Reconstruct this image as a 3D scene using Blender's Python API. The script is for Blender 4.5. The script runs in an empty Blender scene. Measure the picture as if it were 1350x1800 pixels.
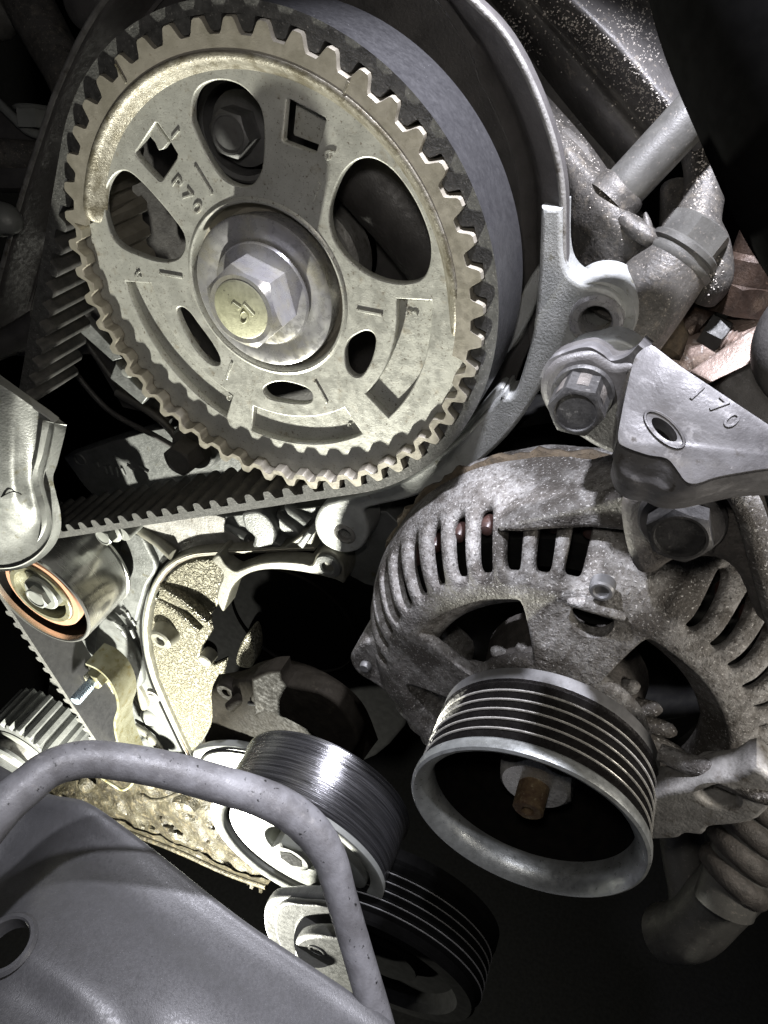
import bpy, bmesh, math, random
from mathutils import Vector, Matrix
from mathutils.geometry import tessellate_polygon
random.seed(7)
SC = bpy.context.scene
COL = SC.collection
S = 0.001                                   # everything below is written in millimetres

# ------------------------------------------------------------------ camera
# engine frame: +Y runs along the pulley axes into the engine, pulleys lie in XZ planes, camera at the origin
F, CX, CY = 1255.0, 675.0, 900.0
nv = Vector((655.0, 1006.0, -1255.0)).normalized()
exv = (Vector((1, 0, 0)) - nv * nv.x).normalized()
ezv = exv.cross(nv)
MR = Matrix((exv, nv, ezv))                 # camera axes -> engine axes
cd = bpy.data.cameras.new("camera"); cam = bpy.data.objects.new("camera", cd); COL.objects.link(cam)
cam.matrix_world = MR.to_4x4()
cd.sensor_fit = 'VERTICAL'; cd.sensor_height = 36.0; cd.sensor_width = 27.0
cd.lens = F / 1800.0 * 36.0
cd.clip_start = 0.004; cd.clip_end = 20
SC.camera = cam

def ray(px, py): return MR @ Vector(((px - CX) / F, (CY - py) / F, -1.0))
def P(px, py, y):
    d = ray(px, py); return d * (y / d.y)
def D(px, py, z): return ray(px, py) * z
UP = MR @ Vector((0, 1, 0)); RT = MR @ Vector((1, 0, 0)); FW = MR @ Vector((0, 0, -1))

# ------------------------------------------------------------------ world, lamps, exposure
w = bpy.data.worlds.new("World"); SC.world = w; w.use_nodes = True
w.node_tree.nodes['Background'].inputs[0].default_value = (0.75, 0.8, 1.0, 1)
w.node_tree.nodes['Background'].inputs[1].default_value = 0.018
def lamp(name, loc, power, color, radius, aim=None, angle=None, blend=0.6):
    L = bpy.data.lights.new(name, 'SPOT' if aim is not None else 'POINT')
    L.energy = power; L.color = color; L.shadow_soft_size = radius * S
    o = bpy.data.objects.new(name, L); COL.objects.link(o); o.location = loc * S
    if aim is not None:
        o.rotation_euler = (aim - loc).to_track_quat('-Z', 'Y').to_euler()
        L.spot_size = math.radians(angle); L.spot_blend = blend
    return o
LA = Vector((-184, 40, -413))
lamp("torch_low", LA, 14.5, (1.0, 0.985, 0.87), 6.0)
lamp("work_lamp_high", Vector((10, 151, 190)), 14.0, (0.89, 0.89, 1.0), 8.0, Vector((0, 160, -30)), 50, 0.7)
lamp("alternator_fill_spot", Vector((-75, 75, 70)), 4.5, (0.88, 0.89, 1.0), 4.0, D(1000, 925, 188), 19, 0.6)  # narrow spot added only to brighten the alternator top
lamp("hand_lamp", UP * 120 - RT * 10, 3.4, (0.91, 0.91, 1.0), 4.0, D(230, 1600, 205), 46, 0.6)
lamp("side_glow", Vector((112, 92, -108)), 0.42, (1.0, 0.93, 0.84), 10.0)
lamp("camera_fill", Vector((-10, 5, 25)), 0.36, (1.0, 0.94, 0.88), 8.0)  # soft fill added beside the camera to lift the shadows
SC.view_settings.view_transform = 'Standard'; SC.view_settings.look = 'None'
SC.cycles.diffuse_bounces = 3
SC.view_settings.exposure = 0.0; SC.view_settings.gamma = 1.0

# ------------------------------------------------------------------ materials
def mat(name, a, b=None, scale=0.25, rough=0.5, metal=0.0, spots=(), bump=(), rvar=0.12, stretch=None, coat=0.0, spec=0.5, crease=None):
    m = bpy.data.materials.new(name); m.use_nodes = True
    nt = m.node_tree; N = nt.nodes; Lk = nt.links
    bs = N['Principled BSDF']
    geo = N.new('ShaderNodeNewGeometry')
    vm = N.new('ShaderNodeVectorMath'); vm.operation = 'MULTIPLY'
    st = stretch or (1, 1, 1)
    vm.inputs[1].default_value = (1000, 1000, 1000)
    Lk.new(geo.outputs['Position'], vm.inputs[0])
    vs = N.new('ShaderNodeVectorMath'); vs.operation = 'MULTIPLY'
    vs.inputs[1].default_value = st; Lk.new(vm.outputs[0], vs.inputs[0])
    def noise(sc, det=6, rg=0.6, src=None):
        n = N.new('ShaderNodeTexNoise'); n.inputs['Scale'].default_value = sc
        n.inputs['Detail'].default_value = det; n.inputs['Roughness'].default_value = rg
        Lk.new((src or vs).outputs[0], n.inputs['Vector']); return n.outputs['Fac']
    def mrange(x, lo, hi, t0=0.0, t1=1.0, smooth=True):
        r = N.new('ShaderNodeMapRange'); r.interpolation_type = 'SMOOTHSTEP' if smooth else 'LINEAR'
        for i, v in enumerate((lo, hi, t0, t1)): r.inputs[i + 1].default_value = v
        Lk.new(x, r.inputs[0]); return r.outputs[0]
    def mix(fac, c1, c2):
        x = N.new('ShaderNodeMix'); x.data_type = 'RGBA'
        Lk.new(fac, x.inputs[0])
        for i, c in ((6, c1), (7, c2)):
            if isinstance(c, tuple): x.inputs[i].default_value = (*c, 1)
            else: Lk.new(c, x.inputs[i])
        return x.outputs[2]
    n1 = noise(scale)
    col = mix(mrange(n1, 0.32, 0.68), a, b or tuple(c * 0.75 for c in a))
    for (c, sc, lo, hi) in spots:
        col = mix(mrange(noise(sc, 5, 0.65, vm), lo, hi), col, c)
    if crease:
        cc_, cs_, cw_ = crease
        x = N.new('ShaderNodeMath'); x.operation = 'SUBTRACT'; x.inputs[1].default_value = 0.5
        Lk.new(noise(cs_, 3, 0.6, vm), x.inputs[0])
        y = N.new('ShaderNodeMath'); y.operation = 'ABSOLUTE'; Lk.new(x.outputs[0], y.inputs[0])
        col = mix(mrange(y.outputs[0], 0.0, cw_, 1.0, 0.0), col, cc_)
    Lk.new(col, bs.inputs['Base Color'])
    bs.inputs['Metallic'].default_value = metal
    bs.inputs['Specular IOR Level'].default_value = spec
    Lk.new(mrange(noise(scale * 3.1), 0.3, 0.7, max(0.04, rough - rvar), min(1, rough + rvar)), bs.inputs['Roughness'])
    if coat: bs.inputs['Coat Weight'].default_value = coat; bs.inputs['Coat Roughness'].default_value = 0.15
    last = None
    for bp in bump:
        sc, dist = bp[0], bp[1]
        kind = bp[2] if len(bp) > 2 else 'noise'
        if kind == 'noise': h = noise(sc, 5, 0.6)
        elif kind == 'vor':
            v = N.new('ShaderNodeTexVoronoi'); v.inputs['Scale'].default_value = sc; v.feature = 'SMOOTH_F1'
            Lk.new(vs.outputs[0], v.inputs['Vector']); h = v.outputs['Distance']
        elif kind == 'wrinkle':
            x = N.new('ShaderNodeMath'); x.operation = 'SUBTRACT'; x.inputs[1].default_value = 0.5
            Lk.new(noise(sc, 2, 0.5), x.inputs[0])
            y = N.new('ShaderNodeMath'); y.operation = 'ABSOLUTE'; Lk.new(x.outputs[0], y.inputs[0])
            h = mrange(y.outputs[0], 0.0, 0.12)
        b_ = N.new('ShaderNodeBump'); b_.inputs['Strength'].default_value = 1.0
        b_.inputs['Distance'].default_value = dist * S
        Lk.new(h, b_.inputs['Height'])
        if last: Lk.new(last, b_.inputs['Normal'])
        last = b_.outputs[0]
    if last: Lk.new(last, bs.inputs['Normal'])
    return m

DIRT = (0.10, 0.085, 0.06)
m_pulley = mat('zinc_plated_steel', (0.50, 0.503, 0.46), (0.43, 0.432, 0.392), 0.12, 0.42, 0.35,
               spots=[((0.33, 0.30, 0.24), 0.25, 0.55, 0.75), ((0.19, 0.17, 0.14), 1.0, 0.585, 0.67), ((0.13, 0.11, 0.09), 2.2, 0.595, 0.67)], bump=[(3.0, 0.06), (0.4, 0.1)])
m_bead = mat('browned_zinc_steel', (0.27, 0.255, 0.21), (0.20, 0.185, 0.145), 0.4, 0.4, 0.3,
             spots=[((0.13, 0.115, 0.078), 0.22, 0.44, 0.62), ((0.38, 0.37, 0.32), 1.6, 0.61, 0.70)], bump=[(2.2, 0.12), (0.5, 0.2)])
m_rimfl = mat('brown_tinted_steel', (0.36, 0.335, 0.28), (0.28, 0.26, 0.21), 0.18, 0.42, 0.35,
              spots=[((0.2, 0.17, 0.13), 0.8, 0.62, 0.74)], bump=[(3.0, 0.05)])
m_bolt = mat('silver_zinc_bolt', (0.44, 0.44, 0.43), (0.36, 0.355, 0.37), 0.15, 0.3, 0.45,
             spots=[((0.44, 0.42, 0.34), 0.10, 0.45, 0.75), ((0.32, 0.31, 0.31), 0.2, 0.6, 0.8)], bump=[(3.5, 0.015)])
m_boltface = mat('olive_bolt_face', (0.52, 0.52, 0.36), (0.40, 0.40, 0.27), 0.35, 0.5, 0.3,
                 spots=[((0.12, 0.11, 0.09), 1.2, 0.62, 0.7)], bump=[(2.5, 0.06)])
m_rubber = mat('black_rubber', (0.022, 0.022, 0.022), (0.045, 0.043, 0.04), 0.3, 0.62, 0, spots=[((0.12, 0.115, 0.10), 1.3, 0.62, 0.8)], bump=[(3.0, 0.06)])
m_beltedge = mat('frayed_belt_edge', (0.085, 0.085, 0.08), (0.045, 0.045, 0.042), 0.6, 0.7, 0, spots=[((0.20, 0.195, 0.18), 1.6, 0.58, 0.7)], bump=[(2.0, 0.15)])
m_beltback = mat('grey_belt_back', (0.04, 0.04, 0.042), (0.03, 0.03, 0.032), 0.3, 0.42, 0, spots=[((0.3, 0.3, 0.3), 1.4, 0.68, 0.76)], bump=[(3.5, 0.04)])
m_plastic = mat('dark_cover_plastic', (0.06, 0.057, 0.055), (0.04, 0.038, 0.037), 0.15, 0.5, 0, spots=[((0.16, 0.15, 0.14), 0.9, 0.66, 0.82)], bump=[(1.6, 0.12)])
m_frame = mat('grey_frame_casting', (0.40, 0.41, 0.40), (0.29, 0.30, 0.29), 0.15, 0.5, 0.2, spots=[((0.17, 0.165, 0.12), 0.25, 0.58, 0.74), ((0.14, 0.13, 0.11), 1.3, 0.64, 0.74)], bump=[(1.4, 0.18)])
m_alu = mat('cast_aluminium', (0.17, 0.175, 0.172), (0.12, 0.125, 0.122), 0.15, 0.46, 0.35,
            spots=[((0.08, 0.075, 0.05), 0.25, 0.60, 0.76), ((0.06, 0.055, 0.045), 1.3, 0.62, 0.72)], bump=[(1.4, 0.18)])
m_aluedge = mat('machined_aluminium', (0.19, 0.186, 0.158), (0.14, 0.136, 0.108), 0.3, 0.42, 0.2, spots=[((0.25, 0.2, 0.08), 0.5, 0.62, 0.75)], bump=[(2.0, 0.08)])
m_aluold = mat('dirty_cast_aluminium', (0.28, 0.275, 0.26), (0.17, 0.165, 0.155), 0.16, 0.55, 0.25,
               spots=[((0.09, 0.08, 0.065), 0.22, 0.52, 0.7), ((0.42, 0.41, 0.39), 1.5, 0.66, 0.76)], bump=[(1.1, 0.25)])
m_cast = mat('coarse_sand_casting', (0.20, 0.19, 0.145), (0.155, 0.145, 0.105), 0.4, 0.42, 0.35,
             spots=[((0.20, 0.17, 0.09), 0.7, 0.66, 0.8)], bump=[(0.42, 0.9, 'wrinkle'), (1.2, 0.15)], crease=((0.035, 0.029, 0.016), 0.42, 0.03))
m_block = mat('engine_block_casting', (0.135, 0.14, 0.137), (0.09, 0.094, 0.09), 0.08, 0.5, 0.3,
              spots=[((0.07, 0.065, 0.04), 0.11, 0.58, 0.72), ((0.05, 0.045, 0.035), 0.9, 0.62, 0.72)], bump=[(0.9, 0.25)])
m_alt = mat('weathered_alternator_casting', (0.24, 0.235, 0.225), (0.12, 0.112, 0.102), 0.45, 0.68, 0.05,
            spots=[((0.055, 0.049, 0.042), 0.045, 0.46, 0.60), ((0.065, 0.058, 0.05), 0.14, 0.54, 0.70), ((0.46, 0.45, 0.43), 1.4, 0.58, 0.67), ((0.045, 0.04, 0.035), 1.2, 0.58, 0.66)], bump=[(1.2, 0.7), (0.4, 0.5)])
m_altdark = mat('grimy_alternator_casting', (0.085, 0.077, 0.069), (0.045, 0.041, 0.037), 0.3, 0.62, 0.15,
                spots=[((0.36, 0.34, 0.31), 1.8, 0.66, 0.75)], bump=[(1.3, 0.35)])
m_blacksteel = mat('black_ribbed_steel', (0.035, 0.033, 0.032), (0.022, 0.02, 0.02), 0.4, 0.3, 0.6)
m_greysteel = mat('dull_grey_steel', (0.17, 0.17, 0.17), (0.12, 0.12, 0.12), 0.2, 0.55, 0.4, spots=[((0.1, 0.09, 0.08), 0.8, 0.62, 0.75)], bump=[(2.5, 0.04)])
m_lip = mat('pale_steel_lip', (0.32, 0.335, 0.33), (0.22, 0.23, 0.225), 0.2, 0.38, 0.6, spots=[((0.2, 0.19, 0.17), 0.9, 0.64, 0.74)], bump=[(2.5, 0.05)])
m_black = mat('matt_black', (0.008, 0.008, 0.008), (0.012, 0.012, 0.011), 0.3, 0.9, spec=0.08)
m_foam_shade = mat('black_foam_and_shade', (0.003, 0.003, 0.003), (0.004, 0.004, 0.004), 0.3, 1.0, spec=0.0)  # foam hose; also puts shade into the pump area and crank pulley
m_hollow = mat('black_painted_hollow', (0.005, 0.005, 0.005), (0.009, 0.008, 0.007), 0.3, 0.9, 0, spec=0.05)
m_winding = mat('dark_red_varnish', (0.04, 0.02, 0.016), (0.028, 0.014, 0.012), 0.4, 0.4)
m_arm = mat('brown_shade_casting', (0.014, 0.0122, 0.0095), (0.009, 0.0078, 0.006), 0.2, 0.65, 0.0, spots=[((0.026, 0.023, 0.017), 0.12, 0.58, 0.75), ((0.04, 0.036, 0.03), 1.8, 0.67, 0.75)], bump=[(0.5, 0.2)], spec=0.02)  # near-black brown: the shade over the arm is in the base colour
m_rust = mat('rusty_steel', (0.17, 0.12, 0.06), (0.09, 0.05, 0.028), 0.5, 0.7, 0.2, spots=[((0.34, 0.29, 0.18), 0.8, 0.55, 0.7)], bump=[(1.6, 0.3)])
m_polish = mat('polished_steel', (0.5, 0.5, 0.48), (0.40, 0.40, 0.38), 0.2, 0.22, 0.8, bump=[(2.0, 0.015)], stretch=(0.15, 2.5, 0.15), rvar=0.06)
m_tens = mat('belt_worn_steel', (0.16, 0.16, 0.165), (0.045, 0.045, 0.047), 0.55, 0.24, 0.85, bump=[(1.2, 0.05)], stretch=(0.06, 3.0, 0.06), rvar=0.12)
m_lug = mat('grey_cast_lug', (0.06, 0.061, 0.057), (0.042, 0.043, 0.04), 0.2, 0.55, 0.1, spots=[((0.025, 0.023, 0.02), 0.7, 0.6, 0.72)], bump=[(1.5, 0.1)])
m_blackbolt = mat('blackened_bolt_steel', (0.035, 0.034, 0.033), (0.02, 0.0195, 0.019), 0.3, 0.5, 0.2, spots=[((0.10, 0.097, 0.09), 0.7, 0.58, 0.72)], bump=[(1.5, 0.1)])
m_tface = mat('pale_plated_face', (0.215, 0.222, 0.208), (0.17, 0.176, 0.162), 0.12, 0.45, 0.2, spots=[((0.3, 0.28, 0.22), 0.9, 0.68, 0.78)], bump=[(2.5, 0.05)])
m_hose = mat('worn_grey_rubber_hose', (0.19, 0.19, 0.20), (0.11, 0.108, 0.112), 0.13, 0.45, 0, spots=[((0.02, 0.02, 0.02), 0.45, 0.635, 0.655), ((0.02, 0.02, 0.02), 1.3, 0.68, 0.70), ((0.23, 0.225, 0.225), 0.3, 0.58, 0.78)], bump=[(1.2, 0.12), (4, 0.05)])
m_shroud = mat('grained_black_shroud', (0.074, 0.074, 0.077), (0.066, 0.066, 0.068), 0.4, 0.40, 0, spots=[((0.17, 0.17, 0.18), 2.2, 0.66, 0.71), ((0.2, 0.2, 0.21), 0.9, 0.71, 0.75), ((0.03, 0.03, 0.03), 0.5, 0.70, 0.72), ((0.014, 0.014, 0.014), 0.3, 0.74, 0.76)], bump=[(2.6, 0.07)], stretch=(1, 0.6, 1))
m_dirtpan = mat('oily_mud_casting', (0.034, 0.03, 0.018), (0.014, 0.0115, 0.0065), 0.13, 0.5, 0.1, spots=[((0.06, 0.05, 0.03), 0.25, 0.52, 0.62), ((0.085, 0.08, 0.064), 0.6, 0.60, 0.68)], bump=[(0.35, 1.2), (1.0, 0.5)], coat=0.1)
m_dust = mat('sand_dust', (0.52, 0.49, 0.44), (0.40, 0.37, 0.33), 1.0, 0.9)
m_brsteel = mat('dull_bracket_steel', (0.10, 0.098, 0.099), (0.06, 0.058, 0.058), 0.10, 0.5, 0.2, spots=[((0.19, 0.187, 0.187), 0.25, 0.54, 0.70), ((0.04, 0.036, 0.032), 0.5, 0.58, 0.72), ((0.22, 0.215, 0.21), 1.6, 0.66, 0.73)], bump=[(1.4, 0.06), (0.2, 0.1)])
m_crest = mat('bare_rib_steel', (0.55, 0.54, 0.5), (0.4, 0.39, 0.36), 0.3, 0.28, 0.5)
m_dusty = mat('dusty_dark_casting', (0.095, 0.09, 0.082), (0.055, 0.052, 0.047), 0.12, 0.5, 0.2, spots=[((0.15, 0.135, 0.112), 0.4, 0.48, 0.74), ((0.03, 0.028, 0.025), 0.3, 0.54, 0.74), ((0.33, 0.30, 0.26), 1.8, 0.60, 0.68)], bump=[(1.0, 0.25)])
m_vc = mat('painted_valve_cover', (0.115, 0.11, 0.105), (0.075, 0.072, 0.07), 0.1, 0.45, 0.1, spots=[((0.22, 0.20, 0.17), 0.35, 0.58, 0.75), ((0.3, 0.28, 0.25), 2.0, 0.66, 0.73)], bump=[(1.2, 0.2)])
m_ring = mat('black_ring_plastic', (0.085, 0.08, 0.078), (0.06, 0.057, 0.055), 0.15, 0.55, 0, spots=[((0.10, 0.095, 0.09), 0.9, 0.66, 0.82)], bump=[(1.6, 0.12)])
m_dustpipe = mat('dusty_grey_pipe', (0.095, 0.094, 0.086), (0.068, 0.067, 0.062), 0.15, 0.5, 0.1, spots=[((0.18, 0.165, 0.145), 0.9, 0.58, 0.72)], bump=[(2, 0.08)])
m_brown = mat('brown_tarnished_fitting', (0.06, 0.04, 0.029), (0.035, 0.024, 0.018), 0.3, 0.42, 0.4, spots=[((0.2, 0.13, 0.09), 0.5, 0.62, 0.75)], bump=[(1.5, 0.15)])
m_copper = mat('pink_copper_fitting', (0.30, 0.235, 0.20), (0.19, 0.145, 0.12), 0.25, 0.45, 0.4, spots=[((0.5, 0.47, 0.44), 0.6, 0.55, 0.7)], bump=[(1.2, 0.2)])
m_orange = mat('orange_seal', (0.40, 0.21, 0.13), (0.34, 0.18, 0.11), 0.3, 0.55)
m_clay = mat('tan_baked_grime', (0.10, 0.076, 0.048), (0.055, 0.042, 0.027), 0.4, 0.8, spots=[((0.06, 0.05, 0.035), 0.5, 0.55, 0.7)], bump=[(1.0, 0.5)])
m_blue = mat('blue_tinged_thread', (0.40, 0.50, 0.60), (0.34, 0.40, 0.46), 0.4, 0.35, 0.5)
m_alucover = mat('stained_cover_casting', (0.24, 0.245, 0.235), (0.18, 0.185, 0.175), 0.07, 0.5, 0.25, spots=[((0.12, 0.11, 0.065), 0.16, 0.57, 0.72), ((0.09, 0.085, 0.06), 0.9, 0.66, 0.76)], bump=[(1.3, 0.15)])
m_gold = mat('yellow_zinc_bracket', (0.19, 0.187, 0.135), (0.13, 0.123, 0.075), 0.15, 0.4, 0.3, spots=[((0.12, 0.10, 0.04), 0.3, 0.55, 0.66)], bump=[(1.2, 0.15)])

# ------------------------------------------------------------------ geometry helpers
def thing(name, label, cat, loc, group=None, kind=None):
    o = bpy.data.objects.new(name, None); COL.objects.link(o)
    o.location = loc * S; o.empty_display_size = 0.01
    o['label'] = label; o['category'] = cat
    if group: o['group'] = group
    if kind: o['kind'] = kind
    return o
def wloc(o):
    v = Vector((0, 0, 0))
    while o: v += o.location; o = o.parent
    return v / S
def link(name, me, m, parent=None, smooth=35, origin=None):
    """me in absolute mm coordinates; becomes a mesh relative to its parent"""
    o = bpy.data.objects.new(name, me); COL.objects.link(o)
    if parent is None:
        c = origin or sum((v.co for v in me.vertices), Vector()) / max(1, len(me.vertices))
        me.transform(Matrix.Scale(S, 4) @ Matrix.Translation(-c)); o.location = c * S
    else:
        base = wloc(parent)
        c = origin or base
        me.transform(Matrix.Scale(S, 4) @ Matrix.Translation(-c)); o.parent = parent; o.location = (c - base) * S
    me.materials.clear(); me.materials.append(m)
    if smooth:
        me.shade_smooth(); me.set_sharp_from_angle(angle=math.radians(smooth))
    return o
def tag(o, label, cat, group=None, kind=None):
    o['label'] = label; o['category'] = cat
    if group: o['group'] = group
    if kind: o['kind'] = kind
    return o
def mesh(verts, faces, fix=True):
    me = bpy.data.meshes.new('m'); me.from_pydata([tuple(v) for v in verts], [], faces)
    if fix:
        b = bmesh.new(); b.from_mesh(me); bmesh.ops.remove_doubles(b, verts=b.verts, dist=1e-5)
        bmesh.ops.recalc_face_normals(b, faces=b.faces); b.to_mesh(me); b.free()
    me.update(); return me
def evalmesh(me, mods):
    """apply modifiers (type, dict) to a mesh given in mm"""
    o = bpy.data.objects.new('tmp', me); COL.objects.link(o)
    for t, kw in mods:
        md = o.modifiers.new(t, t)
        for k, v in kw.items(): setattr(md, k, v)
    dg = bpy.context.evaluated_depsgraph_get(); dg.update()
    out = bpy.data.meshes.new_from_object(o.evaluated_get(dg))
    bpy.data.objects.remove(o); return out
def catmull(pts, n, closed=False):
    out = []; L = len(pts)
    def g(i): return pts[i % L] if closed else pts[max(0, min(L - 1, i))]
    for i in range(L if closed else L - 1):
        p0, p1, p2, p3 = g(i - 1), g(i), g(i + 1), g(i + 2)
        for k in range(n):
            t = k / n
            out.append(0.5 * ((2 * p1) + (p2 - p0) * t + (2 * p0 - 5 * p1 + 4 * p2 - p3) * t * t + (3 * p1 - p0 - 3 * p2 + p3) * t ** 3))
    if not closed: out.append(pts[-1].copy())
    return out
def px(pl, y): return [(q.x, q.z) for q in (P(a, b, y) for a, b in pl)]
def sm(pl, n=4):
    """closed smooth outline; a point written twice in a row stays a sharp corner"""
    pl = [tuple(p) for p in pl]; L = len(pl)
    cor = [i for i in range(L) if pl[i] == pl[(i + 1) % L]]
    if not cor: return [(v.x, v.y) for v in catmull([Vector(p) for p in pl], n, True)]
    out = []
    for a, b in zip(cor, cor[1:] + [cor[0] + L]):
        seg_ = [Vector(pl[k % L]) for k in range(a + 1, b + 1)]
        out += [(v.x, v.y) for v in catmull(seg_, n)][:-1] if len(seg_) > 1 else [tuple(seg_[0])]
    return out
def curvemesh(outlines, half, bev, res=2):
    cu = bpy.data.curves.new('c', 'CURVE'); cu.dimensions = '2D'; cu.fill_mode = 'BOTH'
    cu.extrude = max(0.0, half - bev); cu.bevel_depth = bev; cu.bevel_resolution = res; cu.offset = -bev
    for ol in outlines:
        sp = cu.splines.new('POLY'); sp.points.add(len(ol) - 1); sp.use_cyclic_u = True
        for p, q in zip(sp.points, ol): p.co = (q[0], q[1], 0, 1)
    o = bpy.data.objects.new('tmpc', cu); COL.objects.link(o)
    dg = bpy.context.evaluated_depsgraph_get(); dg.update()
    me = bpy.data.meshes.new_from_object(o.evaluated_get(dg))
    bpy.data.objects.remove(o); bpy.data.curves.remove(cu); return me
ROT = Matrix(((1, 0, 0, 0), (0, 0, -1, 0), (0, 1, 0, 0), (0, 0, 0, 1)))
def prism_me(outline, y0, y1, holes=(), bev=0.5, res=2):
    me = curvemesh([outline] + list(holes), (y1 - y0) / 2, bev, res)
    me.transform(Matrix.Translation((0, (y0 + y1) / 2, 0)) @ ROT); return me
def prism(name, outline, y0, y1, m, parent=None, holes=(), bev=0.5, res=2, smooth=40):
    return link(name, prism_me(outline, y0, y1, holes, bev, res), m, parent, smooth)
def frame(org, n, up=None):
    """matrix whose local z is n"""
    n = n.normalized(); u = (up or Vector((0, 0, 1)))
    a = u.cross(n)
    if a.length < 1e-4: a = Vector((1, 0, 0)).cross(n)
    a.normalize(); b = n.cross(a)
    return Matrix(((a.x, b.x, n.x, org.x), (a.y, b.y, n.y, org.y), (a.z, b.z, n.z, org.z), (0, 0, 0, 1)))
YN = Vector((0, -1, 0))                    # towards the front of the engine
def lathe_me(profile, org, axis=YN, n=64, a0=0.0, a1=360.0, wob=None, up=None):
    fm = frame(org, axis, up); full = abs(a1 - a0) >= 360; c = n if full else n + 1
    V = []; Fc = []
    for i in range(c):
        t = math.radians(a0 + (a1 - a0) * i / n)
        for j, (r, h) in enumerate(profile):
            rr = r * (wob(t, j) if wob else 1)
            V.append(fm @ Vector((rr * math.cos(t), rr * math.sin(t), h)))
    k = len(profile)
    for i in range(n):
        i2 = (i + 1) % c
        for j in range(k - 1):
            Fc.append((i * k + j, i2 * k + j, i2 * k + j + 1, i * k + j + 1))
    return mesh(V, Fc)
def lathe(name, profile, org, m, parent=None, axis=YN, n=64, smooth=35, a0=0.0, a1=360.0, wob=None, up=None):
    return link(name, lathe_me(profile, org, axis, n, a0, a1, wob, up), m, parent, smooth)
def yl(profile, y0):  # (r, y) -> (r, h) along -Y from y0
    return [(r, y0 - y) for r, y in profile]
def tube_me(pts, r, n=16, sub=8, cap=True, flat=None, closed=False):
    pts = [Vector(p) for p in pts]
    rs = r if isinstance(r, (list, tuple)) else [r] * len(pts)
    if sub > 1 and len(pts) > 2:
        q = catmull(pts, sub, closed); rv = catmull([Vector((x, 0, 0)) for x in rs], sub, closed); rs = [x.x for x in rv]; pts = q
    V = []; Fc = []; prev = None; L = len(pts)
    for i, p in enumerate(pts):
        if closed: t = (pts[(i + 1) % L] - pts[i - 1]).normalized()
        else: t = (pts[min(i + 1, L - 1)] - pts[max(i - 1, 0)]).normalized()
        if prev is None:
            a = t.orthogonal().normalized()
        else:
            a = (prev - t * prev.dot(t)).normalized()
        prev = a; b = t.cross(a)
        for k in range(n):
            th = 2 * math.pi * k / n
            V.append(p + (a * math.cos(th) + b * math.sin(th)) * rs[i])
    for i in range(L if closed else L - 1):
        i2 = (i + 1) % L
        for k in range(n):
            k2 = (k + 1) % n
            Fc.append((i * n + k, i * n + k2, i2 * n + k2, i2 * n + k))
    if cap and not closed:
        Fc.append(tuple(range(n))); Fc.append(tuple((L - 1) * n + k for k in range(n)))
    return mesh(V, Fc, False if closed else True)
def tube(name, pts, r, m, parent=None, n=16, sub=8, cap=True, smooth=50, closed=False):
    return link(name, tube_me(pts, r, n, sub, cap, None, closed), m, parent, smooth)
def loft_me(rails, su=6, sv=6, thick=2.0, rag=0.0, ragscale=0.05, seed=0):
    from mathutils import noise as mn
    R = [catmull([Vector(p) for p in r], su) for r in rails]
    cols = list(zip(*R)); G = [catmull(list(c), sv) for c in cols]
    nu, nv_ = len(G), len(G[0]); V = []
    for c in G:
        for p in c:
            if rag:
                k = mn.noise(p * ragscale + Vector((seed, 0, 0))) + 0.5 * mn.noise(p * ragscale * 2.3 + Vector((seed, 7, 0)))
                p = p + p.normalized() * (-k * rag)
            V.append(p)
    Fc = [(i * nv_ + j, (i + 1) * nv_ + j, (i + 1) * nv_ + j + 1, i * nv_ + j + 1) for i in range(nu - 1) for j in range(nv_ - 1)]
    me = mesh(V, Fc)
    # face the camera, then thicken away from it
    tot = sum(p.normal.dot(p.center) * p.area for p in me.polygons)
    if tot > 0: me.flip_normals()
    if thick: me = evalmesh(me, [('SOLIDIFY', dict(thickness=thick, offset=-1.0))])
    return me
def loft(name, rails, m, parent=None, su=6, sv=6, thick=2.0, rag=0.0, ragscale=0.05, seed=0, smooth=50):
    return link(name, loft_me(rails, su, sv, thick, rag, ragscale, seed), m, parent, smooth)
def slab(name, front, vec, m, parent=None, bev=0.6, holes=(), smooth=40):
    """solid with an arbitrary planar front polygon (3D, mm), extruded along vec"""
    pls = [[Vector(p) for p in front]] + [[Vector(p) for p in h] for h in holes]
    V = [p for pl in pls for p in pl]; n = len(V)
    tris = tessellate_polygon(pls)
    Fc = [tuple(t) for t in tris] + [tuple(i + n for i in reversed(t)) for t in tris]
    Vb = V + [p + vec for p in V]; o = 0
    for pl in pls:
        L = len(pl)
        for i in range(L): Fc.append((o + i, o + (i + 1) % L, n + o + (i + 1) % L, n + o + i))
        o += L
    me = mesh(Vb, Fc)
    b = bmesh.new(); b.from_mesh(me)
    bmesh.ops.dissolve_limit(b, angle_limit=0.02, verts=b.verts, edges=b.edges); b.to_mesh(me); b.free()
    if bev: me = evalmesh(me, [('BEVEL', dict(width=bev, segments=2, limit_method='ANGLE', angle_limit=math.radians(35)))])
    return link(name, me, m, parent, smooth)
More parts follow.
